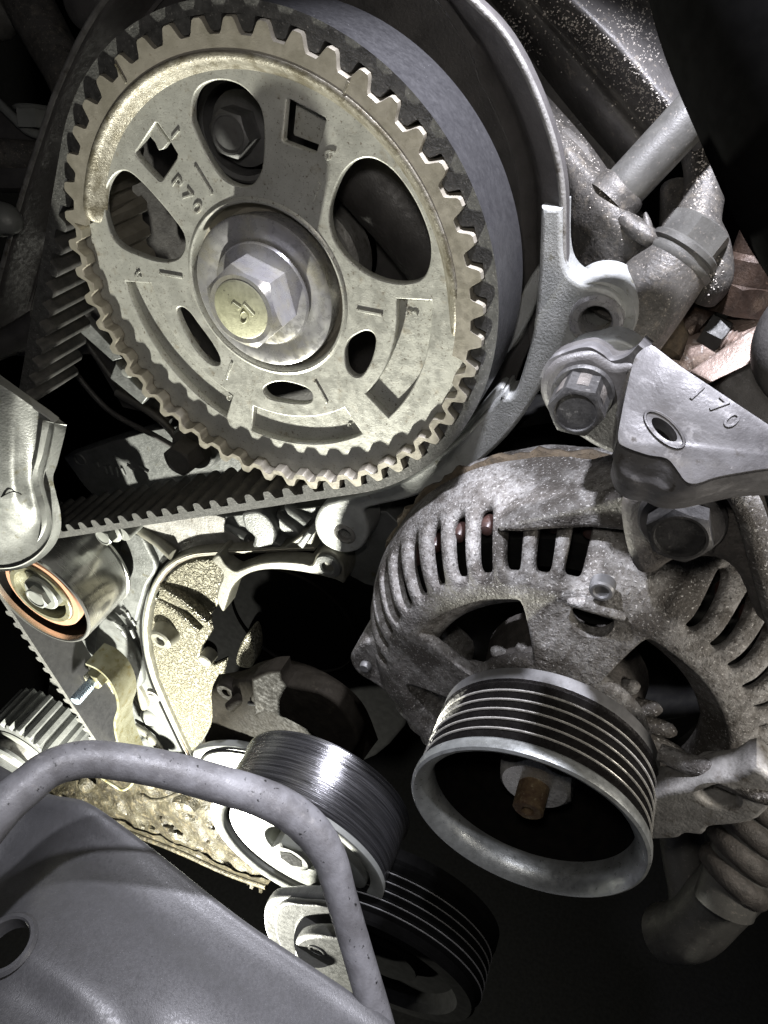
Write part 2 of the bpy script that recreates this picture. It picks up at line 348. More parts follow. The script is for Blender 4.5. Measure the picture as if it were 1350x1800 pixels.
def hexhead_me(org, axis, rc, h, chamfer=None, rot=0.0, dish=0.3, up=None):
    """hex head: corner radius rc, base at org, top at org + axis*h; rounded-chamfer crown"""
    fm = frame(org, axis, up); n = 48; ri = rc * math.cos(math.pi / 6); V = []; Fc = []
    ch = chamfer if chamfer is not None else 0.30
    for i in range(n):
        t = 2 * math.pi * i / n; tt = (t + math.pi / 6) % (math.pi / 3) - math.pi / 6
        r = ri / math.cos(abs(abs(tt) - 0.0)) if True else rc
        t2 = t + rot
        zt = h - (r - ri * 0.93) * ch * 1.9
        ring = [(r, 0), (r, zt), (ri * 0.93, h), (ri * 0.84, h), (ri * 0.80, h - dish)]
        for rr, z in ring: V.append(fm @ Vector((rr * math.cos(t2), rr * math.sin(t2), z)))
    k = 5
    for i in range(n):
        j = (i + 1) % n
        for q in range(k - 1): Fc.append((i * k + q, j * k + q, j * k + q + 1, i * k + q + 1))
    Fc.append(tuple(i * k + k - 1 for i in range(n)))
    return mesh(V, Fc)
def hexhead(name, org, axis, rc, h, m, parent=None, rot=0.0, dish=0.3, up=None, chamfer=None):
    return link(name, hexhead_me(org, axis, rc, h, chamfer, rot, dish, up), m, parent, 28)
def disc(name, org, r, h, m, parent=None, axis=YN, n=40, bev=0.3):
    return lathe(name, [(0, h), (r - bev, h), (r, h - bev), (r, 0)], org, m, parent, axis, n)
def bolt(label, org, axis, rc, h, m, flange=None, rot=0.0, group=None, cat='bolt', fm=None):
    t = thing('hex_bolt', label, cat, org, group)
    if flange: lathe('flange', [(0, 1.0), (rc * 0.9, 1.6), (flange * 0.8, 1.4), (flange, 0.9), (flange, -0.5)], org, fm or m, t, axis, 40)
    hexhead('head', org + axis.normalized() * (1.0 if flange else 0), axis, rc, h, m, t, rot)
    return t
def glyphs(text, p0, p1, y, size, m, parent, raise_=0.35, spacing=1.0, name='stamped_letter'):
    a = P(*p0, y); b = P(*p1, y); u = Vector((b.x - a.x, 0, b.z - a.z)).normalized(); v = Vector((-u.z, 0, u.x))
    return glyphs3(text, a, u, v, YN, size, m, parent, raise_, spacing, name)
def glyphs3(text, a, u, v, n, size, m, parent, raise_=0.35, spacing=1.0, name='stamped_letter'):
    x = 0
    for ch in text:
        if ch == ' ': x += size * 0.4; continue
        cu = bpy.data.curves.new('t', 'FONT'); cu.body = ch; cu.size = size; cu.extrude = raise_; cu.bevel_depth = 0.06; cu.resolution_u = 3
        cu.offset = -0.02
        o = bpy.data.objects.new('t', cu); COL.objects.link(o)
        dg = bpy.context.evaluated_depsgraph_get(); dg.update()
        me = bpy.data.meshes.new_from_object(o.evaluated_get(dg)); bpy.data.objects.remove(o)
        org = a + u * x
        me.transform(Matrix(((u.x, v.x, n.x, org.x), (u.y, v.y, n.y, org.y), (u.z, v.z, n.z, org.z), (0, 0, 0, 1))))
        link(name, me, m, parent, 30)
        x += size * 0.68 * spacing
def circ(cx, cz, r, n=40, sx=1.0): return [(cx + r * sx * math.cos(2 * math.pi * i / n), cz + r * math.sin(2 * math.pi * i / n)) for i in range(n)]
# ================================================================== camshaft pulley
C0 = Vector((-99.3, 156.4, -73.5)); NT = 47
def at(c, r, deg, y): return Vector((c.x + r * math.cos(math.radians(deg)), y, c.z + r * math.sin(math.radians(deg))))
RT_, RV_ = 61.2, 58.1
PH = math.radians(89.8)
def toothr(t):
    u = ((t - PH) * NT / (2 * math.pi)) % 1.0
    d = min(u, 1 - u)                        # 0 at the tip, 0.5 in the valley
    x = max(0.0, min(1.0, (d - 0.10) / 0.25)); x = x * x * (3 - 2 * x)
    return RT_ + (RV_ - RT_) * x 
pul = thing('camshaft_pulley', 'large toothed camshaft pulley with R70 stamped beside its rounded openings', 'pulley', C0 + Vector((0, 4, 0)))
def rim_mesh():
    n = NT * 16; V = []; Fc = []; a0, a1 = -7.5, 167.5
    for i in range(n):
        t = 2 * math.pi * i / n; dg = math.degrees(t); dg = dg - 360 if dg > 180 else dg
        r = toothr(t); fl = a0 < dg < a1
        def pt(rr, y): return Vector((C0.x + rr * math.cos(t), y, C0.z + rr * math.sin(t)))
        rn = 54.2 if fl else RV_ - 2.1 + 0.72 * (r - RV_)
        V += [pt(r, 186), pt(r, 156.9), pt(r - .25, 156.4), pt(r - 1.3, 156.4), pt(rn + .2, 156.4), pt(rn, 156.7 if not fl else 156.4), pt(rn, 158.2 if fl else 186)]
    k = 7
    for i in range(n):
        j = (i + 1) % n
        for q in range(k - 1): Fc.append((i * k + q, j * k + q, j * k + q + 1, i * k + q + 1))
    return mesh(V, Fc)
link('tooth_rim', rim_mesh(), m_rimfl, pul, 30)
# pressed bead round the upper part
def bead_mesh():
    V = []; Fc = []; prof = [(55.2, 157.2), (55.05, 156.5), (54.7, 156.2), (53.8, 156.25), (53.0, 156.9), (52.3, 158.0), (51.7, 159.2), (51.0, 159.95), (50.6, 161)]
    n = 160; b0, b1 = -4.0, 167.0
    for i in range(n + 1):
        f = i / n; dg = b0 + (b1 - b0) * f; e = min(1, min(f / 0.10, (1 - f) / 0.035)); e = math.sqrt(max(0, 1 - (1 - e) ** 2))
        for r, y in prof:
            rr = 52.5 + (r - 52.5) * (0.15 + 0.85 * e); yy = 161 + (y - 161) * (0.1 + 0.9 * e)
            V.append(at(C0, rr, dg, yy))
    k = len(prof)
    for i in range(n):
        for j in range(k - 1): Fc.append((i * k + j, (i + 1) * k + j, (i + 1) * k + j + 1, i * k + j + 1))
    return mesh(V, Fc)
link('pressed_bead', bead_mesh(), m_bead, pul, 60)
YD = 160.0
hole_top = sm(px([(337, 203), (340, 172), (354, 151), (384, 141), (418, 148), (444, 170), (460, 198), (464, 245), (460, 295), (446, 322), (424, 328), (396, 316), (374, 290), (355, 254), (341, 222)], YD), 5)
hole_left = sm(px([(183, 362), (188, 328), (203, 306), (222, 301), (244, 316), (276, 350), (305, 385), (322, 410), (325, 432), (316, 451), (298, 459), (272, 457), (240, 446), (212, 432), (194, 408)], YD), 5)
hole_right = sm(px([(579, 382), (585, 345), (602, 306), (626, 283), (655, 279), (688, 298), (718, 335), (742, 380), (756, 425), (755, 465), (741, 490), (712, 498), (678, 494), (644, 480), (612, 455), (588, 422)], YD), 5)
kid_l = sm(px([(311, 548), (318, 540), (332, 548), (350, 572), (372, 602), (386, 628), (384, 641), (368, 638), (346, 616), (324, 580)], YD), 5)
kid_b = sm(px([(463, 686), (472, 676), (492, 671), (515, 674), (540, 683), (549, 694), (546, 706), (528, 709), (500, 706), (474, 700)], YD), 5)
kid_r = sm(px([(608, 610), (618, 594), (642, 582), (657, 588), (660, 605), (652, 635), (638, 658), (624, 662), (611, 650), (607, 630)], YD), 5)
sq_l = sm(px([(238, 268), (256, 242), (273, 216), (277, 217), (296, 244), (312, 271), (310, 279), (296, 300), (284, 317), (280, 317), (258, 294), (239, 273)], YD), 1)
def angd(p, y=YD):
    q = P(*p, y); return math.degrees(math.atan2(q.z - C0.z, q.x - C0.x))
def sector(r0, r1, d0, d1, n=24):
    return [(C0.x + r0 * math.cos(math.radians(d0 + (d1 - d0) * i / n)), C0.z + r0 * math.sin(math.radians(d0 + (d1 - d0) * i / n))) for i in range(n + 1)] + \
           [(C0.x + r1 * math.cos(math.radians(d1 + (d0 - d1) * i / n)), C0.z + r1 * math.sin(math.radians(d1 + (d0 - d1) * i / n))) for i in range(n + 1)]
sl_b = (angd((444, 739)), angd((622, 742)))
sl_r = (angd((662, 712)), angd((728, 527)))
sl_l = (angd((245, 497)), angd((404, 712)))
if sl_l[1] < sl_l[0]: sl_l = (sl_l[0], sl_l[1] + 360) if sl_l[1] < -180 else sl_l
def fixa(a): return a if a > 0 else a + 360
slots = []
for (a, b) in (sl_b, sl_r, sl_l):
    a, b = fixa(a), fixa(b)
    if a > b: a, b = b, a
    if b - a > 180: a, b = b, a + 360
    slots.append((a, b))
pk_r = sm(px([(497, 245), (503, 175), (507, 173), (571, 207), (573, 212), (556, 266), (552, 269), (499, 249)], YD), 1)
disc_out = [(C0.x + (RV_ - 2.1 + 0.72 * (toothr(2 * math.pi * i / 752) - RV_)) * math.cos(2 * math.pi * i / 752), C0.z + (RV_ - 2.1 + 0.72 * (toothr(2 * math.pi * i / 752) - RV_)) * math.sin(2 * math.pi * i / 752)) for i in range(0, 752, 2)]
holes = [hole_top, hole_left, hole_right, kid_l, kid_b, kid_r, sq_l, pk_r, circ(C0.x, C0.z, 22.6, 72)] + [sector(37.8, 46.8, a, b) for a, b in slots]
prism('disc', disc_out, YD, YD + 2.3, m_pulley, pul, holes, bev=0.4, res=2, smooth=35)
for a, b in slots:
    prism('slot_floor', sector(37.0, 47.6, a - 1, b + 1), YD + 2.2, YD + 3.4, m_pulley, pul, bev=0.1)
prism('window_floor', sm([(C0.x + (x - C0.x) * 1.01, C0.z + (z - C0.z) * 1.01) for x, z in pk_r], 1), YD + 5.2, YD + 6.2, m_pulley, pul, bev=0.05)
tab = px([(262, 236), (275, 216), (297, 250), (288, 262), (280, 264), (274, 250)], YD + 1.0)
prism('window_tab', tab, YD + 0.7, YD + 2.3, m_pulley, pul, bev=0.2)
# hub: raised collar and recess
lathe('hub_collar', yl([(22.5, 164), (22.5, 160.2), (22.8, 159.75), (23.3, 159.6), (23.9, 159.8), (24.4, 160.3), (24.5, 162)], 0), Vector((C0.x, 0, C0.z)), m_pulley, pul, n=96)
lathe('hub_recess', yl([(23.2, 163.2), (20.5, 166), (12, 166)], 0), Vector((C0.x, 0, C0.z)), m_rimfl, pul, n=72)
# centre bolt and washer
bo = Vector((C0.x, 0, C0.z))
wsh = lathe('washer', yl([(19.2, 166), (20.3, 159.4), (20.2, 158.4), (19.4, 158.0), (16.5, 157.9), (14.4, 158.6), (13.0, 158.8)], 0), bo, m_bolt, pul, n=96)
lathe('bolt_flange', yl([(13.7, 160), (13.9, 158.0), (13.5, 157.3), (11.8, 156.8), (9, 156.6)], 0), bo, m_bolt, pul, n=72)
fwd = Vector((C0.x, 156.9, C0.z))
bh = hexhead('bolt_head', fwd, YN, 11.2, 9.6, m_bolt, pul, rot=math.radians(12), dish=0.0, chamfer=0.42)
lathe('bolt_face', [(0.0, 0.25), (7.3, 0.25), (7.7, 0.05), (7.7, -0.6)], Vector((C0.x, 147.3, C0.z)), m_boltface, pul, n=48)
fy = 147.05
for pl in ([(410, 531), (424, 541), (420, 545), (406, 536)], [(429, 534), (448, 554), (444, 557), (426, 537)]):
    prism('stamped_bar', px(pl, fy), fy - 0.3, fy + 0.3, m_boltface, pul, bev=0.1)
q0 = P(429, 557, fy)
tube('stamped_ring', [Vector((q0.x + 1.05 * math.cos(k * math.pi / 7) * 1.0 + 0.5 * math.sin(k * math.pi / 7), fy - 0.05, q0.z + 1.6 * math.sin(k * math.pi / 7))) for k in range(14)], 0.28, m_boltface, pul, n=8, sub=2, closed=True)
# stamped characters and timing marks
glyphs('R70', (300, 322), (338, 368), YD, 4.9, m_pulley, pul, 0.28, 1.12)
glyphs('1', (297, 236), (309, 252), YD, 4.6, m_pulley, pul, 0.3)
glyphs('6', (566, 268), (572, 279), YD, 4.6, m_pulley, pul, 0.3)
glyphs('4', (252, 484), (240, 470), YD, 4.0, m_pulley, pul, 0.3)
glyphs('3', (733, 560), (735, 541), YD + 2.2, 4.4, m_pulley, pul, 0.3)
glyphs('2', (410, 696), (398, 686), YD + 0.2, 3.6, m_pulley, pul, 0.3)
glyphs('5', (618, 742), (606, 745), YD + 2.2, 3.8, m_pulley, pul, 0.3)
for a, b in (((281, 480), (321, 487)), ((627, 544), (672, 553)), ((408, 637), (398, 666)), ((554, 670), (575, 708)), ((343, 292), (373, 342)), ((562, 321), (549, 352))):
    A, B = P(*a, YD), P(*b, YD); d = (B - A).normalized(); sd = Vector((-d.z, 0, d.x)) * 0.38
    prism('timing_mark', [(q.x, q.z) for q in (A + sd, A - sd, B - sd, B + sd)], YD - 0.35, YD + 0.3, m_pulley, pul, bev=0.12)
for a, b in (((203, 112), (222, 146)), ((613, 143), (605, 163))):
    A, B = P(*a, 156.4), P(*b, 156.4); d = (B - A).normalized(); sd = Vector((-d.z, 0, d.x)) * 0.3
    prism('timing_mark', [(q.x, q.z) for q in (A + sd, A - sd, B - sd, B + sd)], 156.15, 156.7, m_bead, pul, bev=0.08)

# ================================================================== timing belt
BY0, BY1 = 157.9, 181.5
def tangent_pt(c, r, p, side):
    """touch point on circle c of the line from p"""
    d = Vector((p[0] - c[0], p[1] - c[1])); L = d.length; a = math.acos(r / L) * side
    u = d / L; v = Vector((u.x * math.cos(a) - u.y * math.sin(a), u.x * math.sin(a) + u.y * math.cos(a)))
    return Vector((c[0] + r * v.x, c[1] + r * v.y))
c2 = Vector((C0.x, C0.z)); RB = 61.4                     # tooth-side surface of the band
IDC = D(65, 1051, 333); idc = Vector((IDC.x, IDC.z)); IDR = 29.0; BT = 2.8
CRC = P(38, 1325, 157); crc = Vector((CRC.x, CRC.z)); CRR = 30.0
Lend = P(38, 715, 157); Lend = Vector((Lend.x, Lend.z))
tl = tangent_pt(c2, RB, Lend, -1); tl2 = tangent_pt(c2, RB, Lend, 1)
tl = tl if tl.y > tl2.y else tl2
Bp = P(95, 935, 157); Bp = Vector((Bp.x, Bp.z))
t1, t2 = tangent_pt(c2, RB, Bp, 1), tangent_pt(c2, RB, Bp, -1)
tb = t1 if t1.y < t2.y else t2
def ang(v): return math.atan2(v.y, v.x)
path = []
def seg(a, b, n):
    for i in range(n): path.append(a + (b - a) * i / n)
seg(Lend, tl, 20)
a0 = ang(tl - c2); a1 = ang(tb - c2)
while a1 > a0: a1 -= 2 * math.pi
for i in range(200): 
    a = a0 + (a1 - a0) * i / 200; path.append(c2 + Vector((math.cos(a), math.sin(a))) * RB)
# lower run: continue straight from tb through Bp until it meets the idler, back of band on the idler
dr = (Bp - tb).normalized()
perp = Vector((dr.y, -dr.x))                 # towards the outside of the belt
if (idc - Bp).dot(perp) < 0: perp = -perp
ri = IDR + BT                                 # radius of the tooth-side surface round the idler
foot = tb + dr * ((idc - tb).dot(dr))
te = idc - perp * ri
seg(tb, te, 60)
# wrap round the idler, then leave for the crank sprocket
ca = ang(te - idc)
# leave tangentially along the line seen in the picture
q1 = P(2, 1066, 157); q2 = P(158, 1302, 157); q1 = Vector((q1.x, q1.z)); q2 = Vector((q2.x, q2.z))
dd = (q2 - q1).normalized(); nn = Vector((dd.y, -dd.x))
if (idc - q1).dot(nn) < 0: nn = -nn
lv = idc - nn * ri
cb = ang(lv - idc)
while cb < ca: cb += 2 * math.pi
if cb - ca > math.pi * 1.5: cb -= 2 * math.pi
for i in range(40):
    a = ca + (cb - ca) * i / 40; path.append(idc + Vector((math.cos(a), math.sin(a))) * ri)
ex = lv + dd * ((q2 - lv).dot(dd))
seg(lv, ex + dd * 12, 40); path.append(ex + dd * 12)
belt = thing('timing_belt', 'wide black toothed belt looped round the big camshaft pulley', 'belt', Vector((C0.x, BY0, C0.z)))
def belt_mesh(p, t, y0, y1):
    V = []; Fc = []; n = len(p)
    for i, q in enumerate(p):
        d = (p[min(i + 1, n - 1)] - p[max(i - 1, 0)]).normalized(); o = Vector((-d.y, d.x))
        # belt runs clockwise over the top: outside is to its left
        a, b = q, q + o * t
        V += [Vector((a.x, y0, a.y)), Vector((b.x, y0, b.y)), Vector((b.x, y1, b.y)), Vector((a.x, y1, a.y))]
    for i in range(n - 1):
        for k in range(4):
            k2 = (k + 1) % 4; Fc.append((i * 4 + k, i * 4 + k2, (i + 1) * 4 + k2, (i + 1) * 4 + k))
    return mesh(V, Fc)
band = link('band', belt_mesh(path, BT, BY0, BY1), m_beltback, belt, 40)
band.data.materials.append(m_beltedge); band.data.materials.append(m_rubber)
for i, pg in enumerate(band.data.polygons):
    if abs(pg.normal.y) > 0.8: pg.material_index = 1
# teeth, one object each
tp = [(-2.75, 0.05), (-2.3, -0.35), (-1.95, -1.6), (-1.55, -2.75), (-0.8, -3.25), (0.8, -3.25), (1.55, -2.75), (1.95, -1.6), (2.3, -0.35), (2.75, 0.05)]
def tooth_me():
    V = []; Fc = []
    n = len(tp)
    for y in (0.0, 0.35, BY1 - BY0 - .35, BY1 - BY0):
        k = 0.93 if y in (0.0, BY1 - BY0) else 1.0
        V += [Vector((x * k, y, z * k)) for x, z in tp]
    for a in range(3):
        for i in range(n - 1): Fc.append((a * n + i, a * n + i + 1, (a + 1) * n + i + 1, (a + 1) * n + i))
    Fc.append(tuple(range(n))); Fc.append(tuple(3 * n + i for i in range(n)))
    return mesh(V, Fc)
tme = tooth_me(); tme.transform(Matrix.Scale(S, 4)); tme.materials.append(m_rubber); tme.materials.append(m_beltedge)
tme.shade_smooth(); tme.set_sharp_from_angle(angle=math.radians(40))
for pg in tme.polygons:
    if abs(pg.normal.y) > 0.8 and pg.center.y < 0.01: pg.material_index = 1
cum = [0.0]
for a, b in zip(path, path[1:]): cum.append(cum[-1] + (b - a).length)
pitch = 2 * math.pi * RB / NT
topi = min(range(len(path)), key=lambda i: (path[i] - (c2 + Vector((0, RB)))).length)
s0 = cum[topi] + pitch * 0.5
s = s0 - pitch * math.floor(s0 / pitch); idx = 0; base = wloc(belt)
while s < cum[-1] - 3:
    while cum[idx + 1] < s: idx += 1
    f = (s - cum[idx]) / (cum[idx + 1] - cum[idx]); q = path[idx].lerp(path[idx + 1], f); d = (path[idx + 1] - path[idx]).normalized()
    vis = (q - idc).length > ri + 1.5
    if vis:
        o = bpy.data.objects.new('tooth', tme); COL.objects.link(o); o.parent = belt
        o.location = (Vector((q.x, BY0, q.y)) - base) * S
        o.rotation_euler = (0, -ang(d), 0)
    s += pitch
# ================================================================== rear timing cover
rc = thing('rear_timing_cover', 'dark dusty timing cover ring curving behind the big camshaft pulley', 'cover', Vector((-99, 185, -73)))
edge = [(1000, 640), (992, 520), (990, 420), (989, 340), (978, 270), (960, 210), (936, 150), (906, 90), (872, 42), (832, 2), (780, -50), (700, -110), (600, -150), (480, -165), (360, -140), (270, -90), (200, -20), (150, 55), (120, 116), (95, 175), (70, 250), (45, 328), (20, 415), (-5, 510), (-30, 640)]
E0 = [P(a, b, 182) for a, b in edge]
E0s = catmull(E0, 6)
cc = Vector((C0.x, 168, C0.z))
def ringrow(dr, y):
    out = []
    for i, p in enumerate(E0s):
        d = E0s[min(i + 1, len(E0s) - 1)] - E0s[max(i - 1, 0)]; o = Vector((d.z, 0, -d.x)).normalized()
        if o.dot(p - cc) < 0: o = -o
        q = p + o * dr; out.append(Vector((q.x, y, q.z)))
    return out
rows = [(0.6, 187), (0.9, 183.5), (0.4, 182.0), (-0.6, 181.5), (-1.5, 182.2), (-5.0, 184.5), (-6.2, 186.5), (-9, 194), (-11, 196.3), (-14, 196.5)]
def ringrow2(dr, y):
    A_ = ringrow(dr, y); k = 0.33 if dr < -2 else 1.0; B_ = ringrow(dr * k, y); n_ = len(A_); out = []
    for i in range(n_):
        f = max(0.0, min(1.0, (i / n_ - 0.30) / 0.2)); out.append(A_[i].lerp(B_[i], f))
    return out
G = [ringrow2(a, b) for a, b in rows]; n = len(E0s)
V = [p for r in G for p in r]
Fc = [(j * n + i, j * n + i + 1, (j + 1) * n + i + 1, (j + 1) * n + i) for j in range(len(rows) - 1) for i in range(n - 1)]
link('wall', mesh(V, Fc), m_ring, rc, 50)
tube('lit_ridge', [p + Vector((0, -0.4, 0)) for p in ringrow(0.0, 182)][::3], 0.85, m_aluold, rc, n=10, sub=2)  # paler tube puts the lamplight on the ridge into its colour
bp = [(p.x, p.z) for p in G[-1]][::4]
bp += [(-205, -128), (-196, -150), (-150, -150), (-110, -148), (-60, -130), (-40, -120)]
prism('back_plate', bp, 196.5, 199, m_plastic, rc, [circ(C0.x, C0.z, 17)], bev=0.3)
lathe('cam_seal_boss', yl([(17, 193), (17, 184), (15.5, 182.5), (12.5, 182.5), (12, 190)], 0), Vector((C0.x, 0, C0.z)), m_aluold, rc)
lathe('round_boss', yl([(0, 184), (5, 184), (6.5, 185), (7, 192)], 0), Vector((P(150, 5, 186).x, 0, P(150, 5, 186).z)), m_plastic, rc, n=32)
for pl in ([(120, 640), (190, 720), (280, 770), (330, 800)], [(150, 600), (220, 690), (300, 740)]):
    tube('rib', [P(a, b, 196) for a, b in pl], 1.2, m_plastic, rc, n=10)
# flanged bolt seen through the top opening of the pulley
b1 = P(402, 236, 178)
lathe('recess_ring', yl([(13.5, 196), (13.5, 184), (12.6, 183), (11.4, 183.4), (11.0, 190)], 0), Vector((b1.x, 0, b1.z)), m_greysteel, rc, n=48)
tube('cam_housing', [P(600, 250, 190), P(650, 300, 189), P(720, 380, 189), P(790, 480, 190)], [10, 11, 11, 10], m_plastic, rc, n=24)
tb_ = bolt('dark flanged bolt seen through the topmost rounded opening of the pulley', Vector((b1.x, 186, b1.z)), YN, 6.2, 7.5, m_greysteel, flange=9.5, rot=0.3)
# ================================================================== aluminium bracket frame round the cover
def stepped(name, outer, y0, y1, m, parent, holes=(), bev=1.0): return prism(name, sm(px(outer, y0), 3), y0, y1, m, parent, holes, bev, 3)
af = thing('timing_cover_frame', 'pale cast aluminium frame with a bolt eye curving right of the belt', 'bracket', P(985, 580, 170))
eye = P(1048, 562, 180)
fr_out = [(951, 364), (951, 364), (989, 366), (989, 366), (989, 440), (998, 478), (1022, 500), (1046, 503), (1070, 508), (1090, 525), (1097, 555), (1090, 585), (1070, 604), (1046, 610), (1022, 610), (990, 622), (968, 645), (946, 690), (905, 752), (852, 806), (792, 846), (722, 876), (660, 890), (640, 900), (648, 930), (640, 958), (618, 972), (592, 970), (566, 955), (553, 930), (556, 905), (575, 884), (640, 868), (712, 842), (784, 792), (842, 738), (884, 690), (890, 700), (905, 690), (922, 640), (937, 580), (945, 500), (948, 440)]
prism('frame_body', sm(px(fr_out, 180), 3), 180, 192, m_frame, af, [circ(eye.x, eye.z, 4.0, 32), circ(P(606, 939, 180).x, P(606, 939, 180).z, 2.6, 24)], bev=1.2, res=3)
lathe('eye_seat', [(3.9, -6), (3.9, 1.0), (4.4, 1.8), (5.9, 1.8), (6.7, 1.1), (6.9, -1)], Vector((eye.x, 180.2, eye.z)), m_bolt, af, n=48)
lathe('eye_boss', [(4.2, -16), (4.2, -3), (9.4, -1), (9.8, -2), (9.9, -16)], Vector((eye.x, 180, eye.z)), m_frame, af, n=48)
lathe('foot_seat', [(2.6, -5), (2.6, 0.5), (3.3, 0.9), (4.3, 0.5), (4.6, -1)], Vector((P(606, 939, 180).x, 180.2, P(606, 939, 180).z)), m_aluold, af, n=32)
prism('inner_web', sm(px([(946, 470), (950, 500), (938, 545), (915, 590), (888, 626), (880, 640), (886, 610), (902, 560), (922, 505)], 186), 3), 186, 192, m_frame, af, bev=0.8)
prism('lower_flange', sm(px([(884, 690), (850, 735), (800, 785), (740, 826), (736, 818), (790, 775), (838, 724), (874, 682)], 183), 3), 183, 190, m_frame, af, bev=0.8)
# ================================================================== alternator
AX = Vector((-1.6, 0, -172.8))
alt = thing('alternator', 'dusty alternator with cast vents behind the six-groove pulley', 'alternator', AX + Vector((0, 150, 0)))
rowsA = [(13, 126.5), (22, 127.5), (27, 128.2), (44.0, 131.2), (45.8, 130.2), (48.5, 130.6), (52.5, 132.6), (55.5, 135.2), (60.0, 141.0), (63.2, 147.5), (65.2, 154.0), (66, 162), (65, 176)]
TH0 = 4.0
ths = []
for k in range(45):
    t = TH0 + 8 * k
    s_ = 2.4 if (t % 360) < 70 or (t % 360) > 300 else 3.9
    ths += [t, t + s_ / 2, t + s_, t + s_ + (8 - s_) / 2]
def in_win(t):
    t = t % 360
    return any(a <= t < b or a <= t - 360 < b for a, b in ((108, 156), (-4, 68), (276, 340), (188, 252)))
def vent(t):
    k = int(((t - TH0) % 360) // 8); u = ((t - TH0) % 360) - 8 * k
    t = t % 360
    if 68 <= t < 92 or 188 <= t < 204: return False
    s_ = 2.4 if (k * 8 + TH0) < 70 or (k * 8 + TH0) > 300 else 3.9
    return u < s_ - 1e-6
def alt_mesh():
    V = []; Fc = []; n = len(ths); k = len(rowsA)
    from mathutils import noise as mn
    for t in ths:
        for j, (r, y) in enumerate(rowsA):
            u = (t - TH0) % 8
            lump = 0
            if 7 <= j <= 9 and not vent(t + 0.1): lump = -0.9 if t % 360 > 70 else -2.6
            p = at(AX, r, t, y + lump)
            p += Vector((mn.noise(p * 0.12), mn.noise(p * 0.12 + Vector((9, 0, 0))), mn.noise(p * 0.12 + Vector((0, 9, 0))))) * 0.55
            V.append(p)
    for i in range(n):
        i2 = (i + 1) % n; tm = ths[i] + 0.2
        for j in range(k - 1):
            if j == 2 and in_win(tm): continue
            if 6 <= j <= 9 and j < 9 and vent(tm): continue
            Fc.append((i * k + j, i2 * k + j, i2 * k + j + 1, i * k + j + 1))
    me = mesh(V, Fc)
    tot = sum(p.normal.dot(p.center - AX - Vector((0, 175, 0))) * p.area for p in me.polygons)
    if tot < 0: me.flip_normals()
    return evalmesh(me, [('SOLIDIFY', dict(thickness=4.2, offset=-1.0)), ('SUBSURF', dict(levels=2))])
hp = P(1037, 1101, 128.6)
hme = alt_mesh(); hcut = lathe_me([(0, -8), (5.4, -8), (5.4, 8), (0, 8)], Vector((hp.x, 129, hp.z)), YN, 32)
ho1 = bpy.data.objects.new('tmp_h', hme); COL.objects.link(ho1); ho2 = bpy.data.objects.new('tmp_k', hcut); COL.objects.link(ho2)
bm2 = ho1.modifiers.new('b', 'BOOLEAN'); bm2.object = ho2; bm2.operation = 'DIFFERENCE'; bm2.solver = 'EXACT'
dg = bpy.context.evaluated_depsgraph_get(); dg.update()
hme2 = bpy.data.meshes.new_from_object(ho1.evaluated_get(dg)); bpy.data.objects.remove(ho1); bpy.data.objects.remove(ho2)
link('front_housing', hme2, m_alt, alt, 60)
# sunken inner lip of the windows
lathe('window_well', yl([(45.0, 132.2), (43.9, 132.8), (39.0, 136.5), (38.2, 138), (38.0, 143)], 0), AX, m_alt, alt, n=90)
lathe('stator', yl([(40, 150), (52, 147), (58, 150), (59, 180)], 0), AX, m_black, alt, n=72)
lathe('back_housing', yl([(65, 186), (63, 190), (62, 215), (50, 222), (5, 222)], 0), AX, m_black, alt, n=72)
lathe('seam', yl([(65.5, 165.5), (66.6, 166), (67.0, 167), (66.4, 168.5), (65.5, 169)], 0), AX, m_clay, alt, n=150, wob=lambda t, j: 1 + (0.010 * math.sin(t * 31) + 0.008 * math.sin(t * 67 + 1)) * (0 < j < 4))
for k in range(40):
    d = 9 * k + 2
    c = at(AX, 57.5, d, 146)
    lathe('winding_end', [(0, 2.2), (1.6, 1.7), (2.3, 0), (2.3, -3)], c, m_winding, alt, n=10)
# fan blades
for (tx, ty) in ((818, 1168), (866, 1140), (912, 1134), (1122, 1206), (1162, 1248), (1188, 1288), (1202, 1330), (782, 1200)):
    b = P(tx, ty, 136.5); c = AX + Vector((0, 139.5, 0)); dirn = (c - b).normalized()
    tube('fan_blade', [b - dirn * 0.4, b + dirn * 0.8, b + dirn * 2.6, b + dirn * 9, b + dirn * 20], [0.5, 1.7, 2.2, 2.5, 2.5], m_alt, alt, n=14, sub=3)
lathe('hub', yl([(24, 150), (22, 134), (18, 130), (13, 127), (13, 124)], 0), AX, m_altdark, alt, n=48)
# spoke boss between the windows with a screw and a deep hole
tube('cast_ridge', [P(1000, 1058, 130.2), P(1030, 1062, 129.4), P(1066, 1072, 129.2), P(1098, 1086, 129.4)], [1.0, 1.7, 1.7, 1.0], m_alt, alt, n=10)
ce = P(1057, 1040, 128)
lathe('screw', [(0, 0.5), (1.6, 0.7), (1.9, 1.3), (2.5, 1.3), (2.9, 0.8), (3.0, -2)], Vector((ce.x, 129, ce.z)), m_greysteel, alt, n=28)
lathe('hole_floor', [(0, 0), (6.5, 0)], Vector((hp.x, 136, hp.z)), m_black, alt, n=28)
